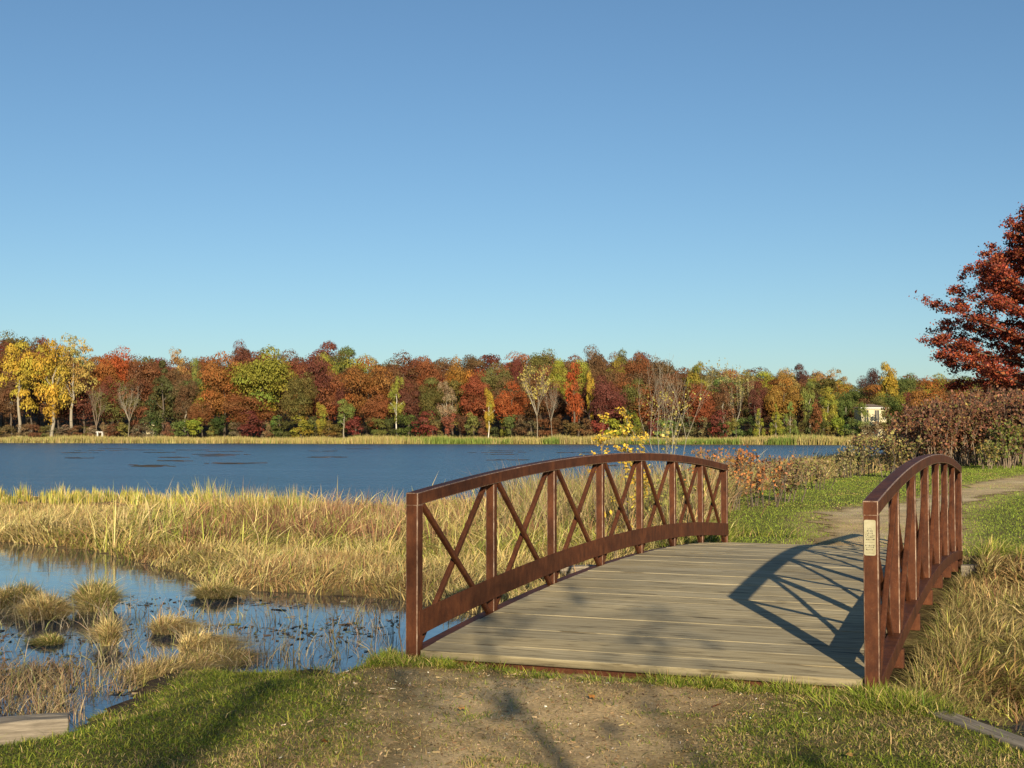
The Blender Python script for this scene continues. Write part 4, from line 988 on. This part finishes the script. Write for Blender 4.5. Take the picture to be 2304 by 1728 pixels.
# ------------------------------------------------------------------ buildings on the far shore
M_CREAM = plain('cream_wall', (.50, .44, .27)); M_ROOF = plain('brown_roof', (.17, .13, .10), .8, 5, .3); M_GLASS = plain('dark_glass', (.03, .035, .045), .15); M_WHT = plain('white_paint', (.78, .77, .72))
def house(px, depth, wd_, dp, wall_h, roof_h, z_add, label, wins, wallmat, face=0):
    x, y = at(px, depth); z = gz(x, y)+z_add
    h_ = empty('house', (x, y, z), YAW+face, label, 'house')
    m = MB(); m.box((-wd_/2, 0, -3), (wd_/2, dp, wall_h)); m.build('wall', wallmat, h_)
    o = .5; m = MB(); V = [(-wd_/2-o, -o, wall_h), (wd_/2+o, -o, wall_h), (wd_/2+o, dp+o, wall_h), (-wd_/2-o, dp+o, wall_h), (-wd_*.12, dp/2, wall_h+roof_h), (wd_*.12, dp/2, wall_h+roof_h)]
    m.add(V, [(0, 1, 5, 4), (1, 2, 5), (2, 3, 4, 5), (3, 0, 4), (0, 3, 2, 1)]); m.build('roof', M_ROOF, h_)
    m = MB(); m.box((-wd_/2-o, -o-.05, wall_h-.25), (wd_/2+o, -o, wall_h)); m.build('fascia', M_WHT, h_)
    for wx, wz, ww, wh in wins:
        m = MB()
        for a_, b_ in (((wx-ww/2-.15, wz-.15), (wx-ww/2, wz+wh+.15)), ((wx+ww/2, wz-.15), (wx+ww/2+.15, wz+wh+.15)), ((wx-ww/2, wz+wh), (wx+ww/2, wz+wh+.2)), ((wx-ww/2, wz-.15), (wx+ww/2, wz)), ((wx-.05, wz), (wx+.05, wz+wh))):
            m.box((a_[0], -.12, a_[1]), (b_[0], -.002, b_[1]))
        f_ = m.build('window', wallmat, h_)
        m = MB(); m.box((wx-ww/2, -.05, wz), (wx+ww/2, -.004, wz+wh)); m.build('pane', M_GLASS, f_)
    return h_
WH_ = zat(917, 345)-gz(*at(1966, 345))-1.2
house(1966, 345, 6.6, 7, zat(917, 345)-gz(*at(1966, 345))-1.2, 1.0, 1.2, 'cream house with tall dark windows and a brown hipped roof among trees, right', [(-2.0, WH_-3.9, 1.1, 3.2), (.8, WH_-4.4, 1.1, 3.7), (2.7, WH_-3.2, .8, 2.2)], M_CREAM)
house(334, S(334)+46, 4.2, 5, 5.6, 1.4, .6, 'pale house glimpsed between the bare tree and the dark pine at left', [(-1.2, 1.5, .9, 1.8), (1.2, 1.5, .9, 1.8)], M_CREAM)
x, y = at(225, S(225)+15); z = gz(x, y)
ar = empty('garden_arbor', (x, y, z), YAW, 'small white garden arbor beside the grey bare tree on the left shore', 'arbor')
for sx in (-.8, .8):
    for sy in (0, .7): m = MB(); m.box((sx-.11, sy-.11, 0), (sx+.11, sy+.11, 3.1)); m.build('post', M_WHT, ar)
for sx in (-.8, .8): m = MB(); m.box((sx-.04, .12, .5), (sx+.04, .58, 2.7)); m.build('side_lattice', M_WHT, ar)
m = MB(); m.box((-1.2, -.25, 3.1), (1.2, .95, 3.3)); m.build('top', M_WHT, ar)

# ------------------------------------------------------------------ the large red oak on the right
def red_oak():
    x, y = at(2395, 82); z = gz(x, y); rnd = random.Random(5)
    rt = empty('red_oak', (x, y, z), 0, 'large deep red oak towering over the thicket at the right edge', 'tree')
    H = 15.9; out = []; tips = []; br = []
    p = Vector((0, 0, -.2))
    for i in range(12):
        q = Vector((rnd.gauss(0, .06), rnd.gauss(0, .06), H*.94*(i+1)/12)); out.append((tuple(p), tuple(q), .34*(1-.078*i), .34*(1-.078*(i+1)))); p = q
    pts = []; tint = []
    nl = 120
    for k in range(nl):
        t = (k+.5)/nl; zz = 3.1+(H-3.4)*t; a_ = k*2.399+rnd.uniform(-.4, .4)
        Rr = np.interp(t, [0, .15, .33, .5, .7, .85, 1], [7.2, 9.9, 8.3, 6.5, 4.1, 2.4, .5])*rnd.uniform(.76, 1.04)
        d = Vector((math.cos(a_), math.sin(a_), .10+.45*t)).normalized(); p = Vector((0, 0, zz)); ns = 7; prev = p; r0 = .11*(1-.6*t)
        br_v = math.exp(rnd.gauss(0, .12))
        for s_ in range(ns):
            q = prev+d*(Rr/ns)+Vector((rnd.gauss(0, .12), rnd.gauss(0, .12), rnd.gauss(0, .06)+.05*s_*.4)); out.append((tuple(prev), tuple(q), r0*(1-s_/ns*.8), r0*(1-(s_+1)/ns*.8)))
            f = (s_+1)/ns
            if f > .25:
                for c_ in range(3):
                    sd = Vector((rnd.gauss(0, 1), rnd.gauss(0, 1), rnd.gauss(.15, .35))).normalized(); Ls = rnd.uniform(.5, 1.5)*(1.15-.4*f); e_ = q+sd*Ls
                    out.append((tuple(q), tuple(e_), .022, .008))
                    for w_ in range(5):
                        cpt = q+sd*Ls*rnd.uniform(.35, 1.12); pts.append((cpt, rnd.uniform(.22, .42))); tint.append(br_v*math.exp(rnd.gauss(0, .15)))
            prev = q
    link('trunk', segmesh('trunk', out, M_BARK, 5), rt)
    C = np.array([tuple(c) for c, _ in pts]); rr = np.array([r_ for _, r_ in pts]); k = np.repeat(np.arange(len(C)), 24)
    P = C[k]+R.normal(0, 1, (len(k), 3))*rr[k][:, None]*np.array([.62, .62, .38])
    V, F = leafquads(P, R.normal(0, 1, (len(k), 3))+np.array([.2, -.3, .8]), .145, .5)
    col = pal(len(k), [(.23, .042, .022), (.29, .066, .024), (.15, .026, .02), (.34, .11, .035)], [5, 4, 3, 1.5], .2)*np.array(tint)[k][:, None]
    lowr = sstep(5, 2.5, P[:, 2])[:, None]; col = col*(1-lowr)+lowr*col*np.array([1.15, 1.6, .8])
    me = mesh_np('crown', V, [F], np.repeat(col, 4, 0)); me.materials.append(M_LEAF); link('crown', me, rt)
red_oak()

# ------------------------------------------------------------------ thicket, shrubs and saplings
def shrub(px, dep, rad, hh, nst, nleaf, lcols, lw, lsize, name, label, cat='shrub', group=None, seed=0, stemcol=None, flat=.25):
    x, y = at(px, dep); z = max(gz(x, y), WATER+.02); rnd = random.Random(seed); out = []; tips = []
    rt = empty(name, (x, y, z), 0, label, cat, group)
    for k in range(nst):
        a_ = rnd.uniform(0, 6.28); q = rnd.random()**.6*.62; bx, by = rad*.45*q*math.cos(a_), rad*.45*q*math.sin(a_); out.append(((0, 0, -.12), (bx, by, -.04), .02, .012))
        grow((bx, by, -.05), (.55*math.cos(a_)*q, .55*math.sin(a_)*q, 1), hh*rnd.uniform(.32, .46), .012*hh**.5*(1+.3*rnd.random()), 2, rnd, out, tips, .42, .18, (2, 3), .62, 2)
    link('stems', segmesh('stems', out, stemcol or M_TWIG, 4), rt)
    S0 = np.array([s_[0] for s_ in out]); S1 = np.array([s_[1] for s_ in out]); k = R.randint(0, len(out), nleaf); k = k[(S0[k][:, 2] > hh*.06)]
    P = S0[k]+(S1[k]-S0[k])*R.uniform(0, 1, (len(k), 1))+R.normal(0, .05*hh**.6, (len(k), 3)); P[:, 2] = np.maximum(P[:, 2], .03)
    V, F = leafquads(P, R.normal(0, 1, (len(k), 3))+np.array([0, -.2, .3]), lsize, .5)
    me = mesh_np('foliage', V, [F], np.repeat(pal(len(k), lcols, lw, .25), 4, 0)); me.materials.append(M_LEAF); link('foliage', me, rt)
    return rt
TC = [(.18, .078, .044), (.12, .052, .034), (.24, .115, .055), (.32, .22, .07), (.15, .135, .04)]
TH = [(2032, 70, 1.3, 2.7, 'low russet shrub at the left end of the thicket'), (2072, 72, 1.9, 3.5, 'russet shrub second from the left end of the thicket'), (2108, 66, 2.1, 3.9, 'brown shrub behind the highest point of the right railing'),
      (2150, 73, 2.4, 4.4, 'russet shrub just right of the railing peak in the thicket'), (2192, 67, 2.2, 4.3, 'pale twigged brown shrub in the middle of the thicket'), (2236, 72, 2.4, 4.9, 'tall russet shrub right of the middle of the thicket'),
      (2284, 66, 2.3, 4.6, 'tallest brown shrub of the thicket at the right edge'), (2336, 70, 2.4, 4.9, 'brown thicket shrub cut by the right frame edge'), (2165, 80, 2.6, 4.9, 'taller dull brown shrub at the back of the thicket'), (2250, 82, 2.7, 5.4, 'taller dull brown shrub at the back right of the thicket'),
      (2102, 80, 2.2, 4.0, 'dull russet shrub at the back left of the thicket'), (2390, 66, 2.4, 4.6, 'brown shrub ending the thicket outside the lawn')]
for i, (px, dep, rad, hh, lb) in enumerate(TH):
    shrub(px, dep, rad*2.2, hh*.95, 36, 4800, TC, [5, 4, 3, .8, 1.5], .15, 'thicket_shrub', lb, 'shrub', 'brown shrubs of the thicket', 200+i)
shrub(2262, 62, 1.9, 2.6, 9, 1300, [(.11, .14, .03), (.18, .17, .035), (.12, .06, .035)], [3, 2, 2], .15, 'vine_shrub', 'green leafed vine shrub at the foot of the thicket near the right edge', 'shrub', None, 301)
shrub(2215, 61, 1.2, 1.5, 7, 500, [(.13, .15, .035), (.24, .18, .05)], [3, 2], .13, 'vine_shrub', 'low yellowish green shrub left of the green vine shrub', 'shrub', None, 302)
SH = [(1958, 52, 1.5, 1.9, [(.16, .17, .05), (.24, .15, .07), (.14, .07, .05), (.34, .30, .08)], 'mixed olive and russet shrub at the lawn edge left of the right railing'), (2008, 50, 1.3, 1.7, [(.22, .12, .06), (.16, .16, .04), (.30, .24, .08)], 'russet shrub at the lawn edge touching the right railing in view'),
      (1910, 50, 1.1, 1.3, [(.26, .2, .1), (.16, .15, .05)], 'straw coloured low shrub left of the olive and russet one'), (1640, 30, .9, 1.5, [(.46, .17, .05), (.40, .24, .06), (.26, .12, .05)], 'orange leafed shrub just beyond the far end of the left railing'),
      (1700, 31, 1.0, 1.35, [(.50, .20, .06), (.22, .11, .06), (.14, .07, .04)], 'orange and dark brown shrub right of the orange leafed one'), (1755, 33, 1.0, 1.2, [(.18, .11, .06), (.22, .2, .06)], 'dark brown shrub at the left edge of the far lawn'),
      (1560, 32, .9, 1.35, [(.30, .25, .09), (.2, .2, .06)], 'olive straw shrub behind the last railing panel on the left side'), (1500, 27, .9, 1.2, [(.24, .25, .06), (.36, .32, .08)], 'yellow olive shrub behind the sixth railing panel'),
      (1835, 40, .9, 1.1, [(.24, .17, .09), (.2, .19, .06)], 'brown shrub in the weeds left of the lawn middle'), (1600, 38, 1.0, 1.7, [(.22, .13, .07), (.3, .18, .09)], 'thin russet shrub rising behind the orange leafed one')]
for i, (px, dep, rad, hh, cs, lb) in enumerate(SH):
    shrub(px, dep, rad*1.8, hh*1.2, 10, int(700*rad), cs, [1]*len(cs), .050+.0008*dep, 'marsh_shrub', lb, 'shrub', 'shrubs beyond the bridge', 400+i, M_BARK)
# bare sapling behind the bridge
def near_bare():
    x, y = at(1508, 44); z = gz(x, y); rnd = random.Random(21); out = []; tips = []
    rt = empty('bare_sapling', (x, y, z), 0, 'many stemmed bare sapling rising behind the highest part of the left railing', 'tree')
    H = zat(790, 44)-z
    for k in range(6):
        a_ = k*1.047+rnd.uniform(-.3, .3); q = rnd.uniform(.1, .62)
        grow((.05*math.cos(a_), .05*math.sin(a_), 0), (q*math.cos(a_), q*math.sin(a_), 1), H*rnd.uniform(.30, .40), .019, 3, rnd, out, tips, .5, .12, (2, 3), .62, 3)
    zs = max(s_[1][2] for s_ in out); f = H/zs; out = [(tuple(np.array(a)*[1, 1, f]), tuple(np.array(b_)*[1, 1, f]), r0*.9, max(r1*.9, .0025)) for a, b_, r0, r1 in out]
    link('branches', segmesh('branches', out, M_PALE, 5), rt)
    tp = np.array([t for t, _ in tips])*[1, 1, f]; tp = tp[tp[:, 2] < H*.72]; k = R.randint(0, len(tp), 330)
    V, F = leafquads(tp[k]+R.normal(0, .09, (330, 3)), R.normal(0, 1, (330, 3)), .085, .5)
    me = mesh_np('leaves', V, [F], np.repeat(pal(330, [(.42, .34, .08), (.30, .26, .07)], [1, 1]), 4, 0)); me.materials.append(M_LEAF); link('leaves', me, rt)
near_bare()
def yellow_sap(px, dep, top, n, lb, seed, wid=.2, bushy=False, c=[(.62, .44, .05), (.50, .33, .04), (.40, .22, .05), (.34, .30, .05)]):
    x, y = at(px, dep); z = gz(x, y); rnd = random.Random(seed); H = zat(top, dep)-z; out = []
    rt = empty('yellow_sapling', (x, y, z), 0, lb, 'sapling', 'yellow saplings behind the left railing')
    P = []
    for st in range(3):
        p = Vector((rnd.gauss(0, .05), rnd.gauss(0, .05), -.05)); a_ = rnd.uniform(0, 6.28); h_ = H*(1 if st == 0 else rnd.uniform(.6, .85)); d = Vector((wid*.4*math.cos(a_)*(st > 0), wid*.4*math.sin(a_)*(st > 0), 1)).normalized()
        for i in range(8):
            q = p+d*(h_/8)+Vector((rnd.gauss(0, .012), rnd.gauss(0, .012), 0)); out.append((tuple(p), tuple(q), .011*(1-i*.1), .011*(1-(i+1)*.1)))
            if i > (3 if bushy else 5):
                for b_ in range(3 if bushy else 4):
                    sd = Vector((rnd.gauss(0, 1), rnd.gauss(0, 1), .7)).normalized(); L_ = rnd.uniform(.12, .36)*(1.35-i*.09)*(1+wid); e_ = q+sd*L_; out.append((tuple(q), tuple(e_), .004, .002))
                    for l_ in range(n//8): P.append(tuple(q+sd*L_*rnd.uniform(.2, 1.1)+Vector((rnd.gauss(0, .025), rnd.gauss(0, .025), rnd.gauss(0, .03)))))
            p = q
    link('stems', segmesh('stems', out, M_TWIG, 4), rt)
    P = np.array(P); V, F = leafquads(P, R.normal(0, 1, (len(P), 3))+np.array([.2, -.6, .1]), .068, .4, .5)
    me = mesh_np('leaves', V, [F], np.repeat(pal(len(P), c, [5, 3, 1, 1], .18), 4, 0)); me.materials.append(M_LEAF); link('leaves', me, rt)
yellow_sap(1352, 24, 944, 110, 'yellow leafed sapling left of the other two behind the railing top', 31)
yellow_sap(1408, 25, 938, 150, 'tallest yellow leafed sapling behind the middle of the left railing', 32, .25)
yellow_sap(1440, 24, 985, 120, 'lower bushy yellow sapling just right of the tallest one', 33, .45, True)
yellow_sap(1392, 20, 1170, 14, 'small yellow sapling seen low through the railing', 34, .3)

# tree standing behind the viewer whose branches shade the lawn
def shade_tree(x, y, H, seed, label, leaves, spread=.6, r=.2, depth=4):
    rnd = random.Random(seed); out = []; tips = []; z = -.1
    rt = empty('shade_tree', (x, y, z), 0, label, 'tree')
    grow((0, 0, 0), (0, 0, 1), H*.34, r, 0, rnd, out, tips, nseg=3); p = tips.pop()[0]
    for k in range(5): a_ = k*1.256+rnd.uniform(-.3, .3); grow(p, (.7*math.cos(a_), .7*math.sin(a_), .75), H*.27, r*.55, depth, rnd, out, tips, spread, .12, (2, 3), .72, 3)
    link('trunk', segmesh('trunk', out, M_BARK, 6), rt)
    tp = np.array([t for t, _ in tips]); k = R.randint(0, len(tp), leaves)
    V, F = leafquads(tp[k]+R.normal(0, .25, (leaves, 3)), R.normal(0, 1, (leaves, 3)), .12, .5)
    me = mesh_np('leaves', V, [F], np.repeat(pal(leaves, [(.25, .14, .05)], [1]), 4, 0)); me.materials.append(M_LEAF); link('leaves', me, rt)
shade_tree(9.6, -25.5, 12.5, 3, 'half bare tree standing behind the viewer, shading the near lawn', 900)

def thin_tree(x, y, H, r, seed, label):
    rnd = random.Random(seed); out = []; tips = []; p = Vector((0, 0, -.1))
    rt = empty('shade_sapling', (x, y, -.1), 0, label, 'tree', 'thin trees behind the viewer')
    for i in range(9):
        q = Vector((rnd.gauss(0, .03), rnd.gauss(0, .03), H*(i+1)/9)); out.append((tuple(p), tuple(q), r*(1-i*.085), r*(1-(i+1)*.085))); p = q
        if i > 4:
            for k in range(2): a_ = rnd.uniform(0, 6.28); grow(q, (math.cos(a_), math.sin(a_), .5), H*.13, r*.3, 1, rnd, out, tips, .5, .1, (2, 3), .65, 2)
    link('trunk', segmesh('trunk', out, M_BARK, 6), rt)
    tp = np.array([t for t, _ in tips]); k = R.randint(0, len(tp), 150); k = k[k % 5 < 2]
    V, F = leafquads(tp[k]+R.normal(0, .12, (len(k), 3)), R.normal(0, 1, (len(k), 3)), .13, .5)
    me = mesh_np('leaves', V, [F], np.repeat(pal(len(k), [(.25, .14, .05)], [1]), 4, 0)); me.materials.append(M_LEAF); link('leaves', me, rt)
thin_tree(.93+.489*14, -.53-.872*14, 5.6, .058, 71, 'left one of two thin bare trees close behind the viewer')
thin_tree(1.63+.489*15.5, -.25-.872*15.5, 5.3, .052, 72, 'right one of two thin bare trees close behind the viewer')
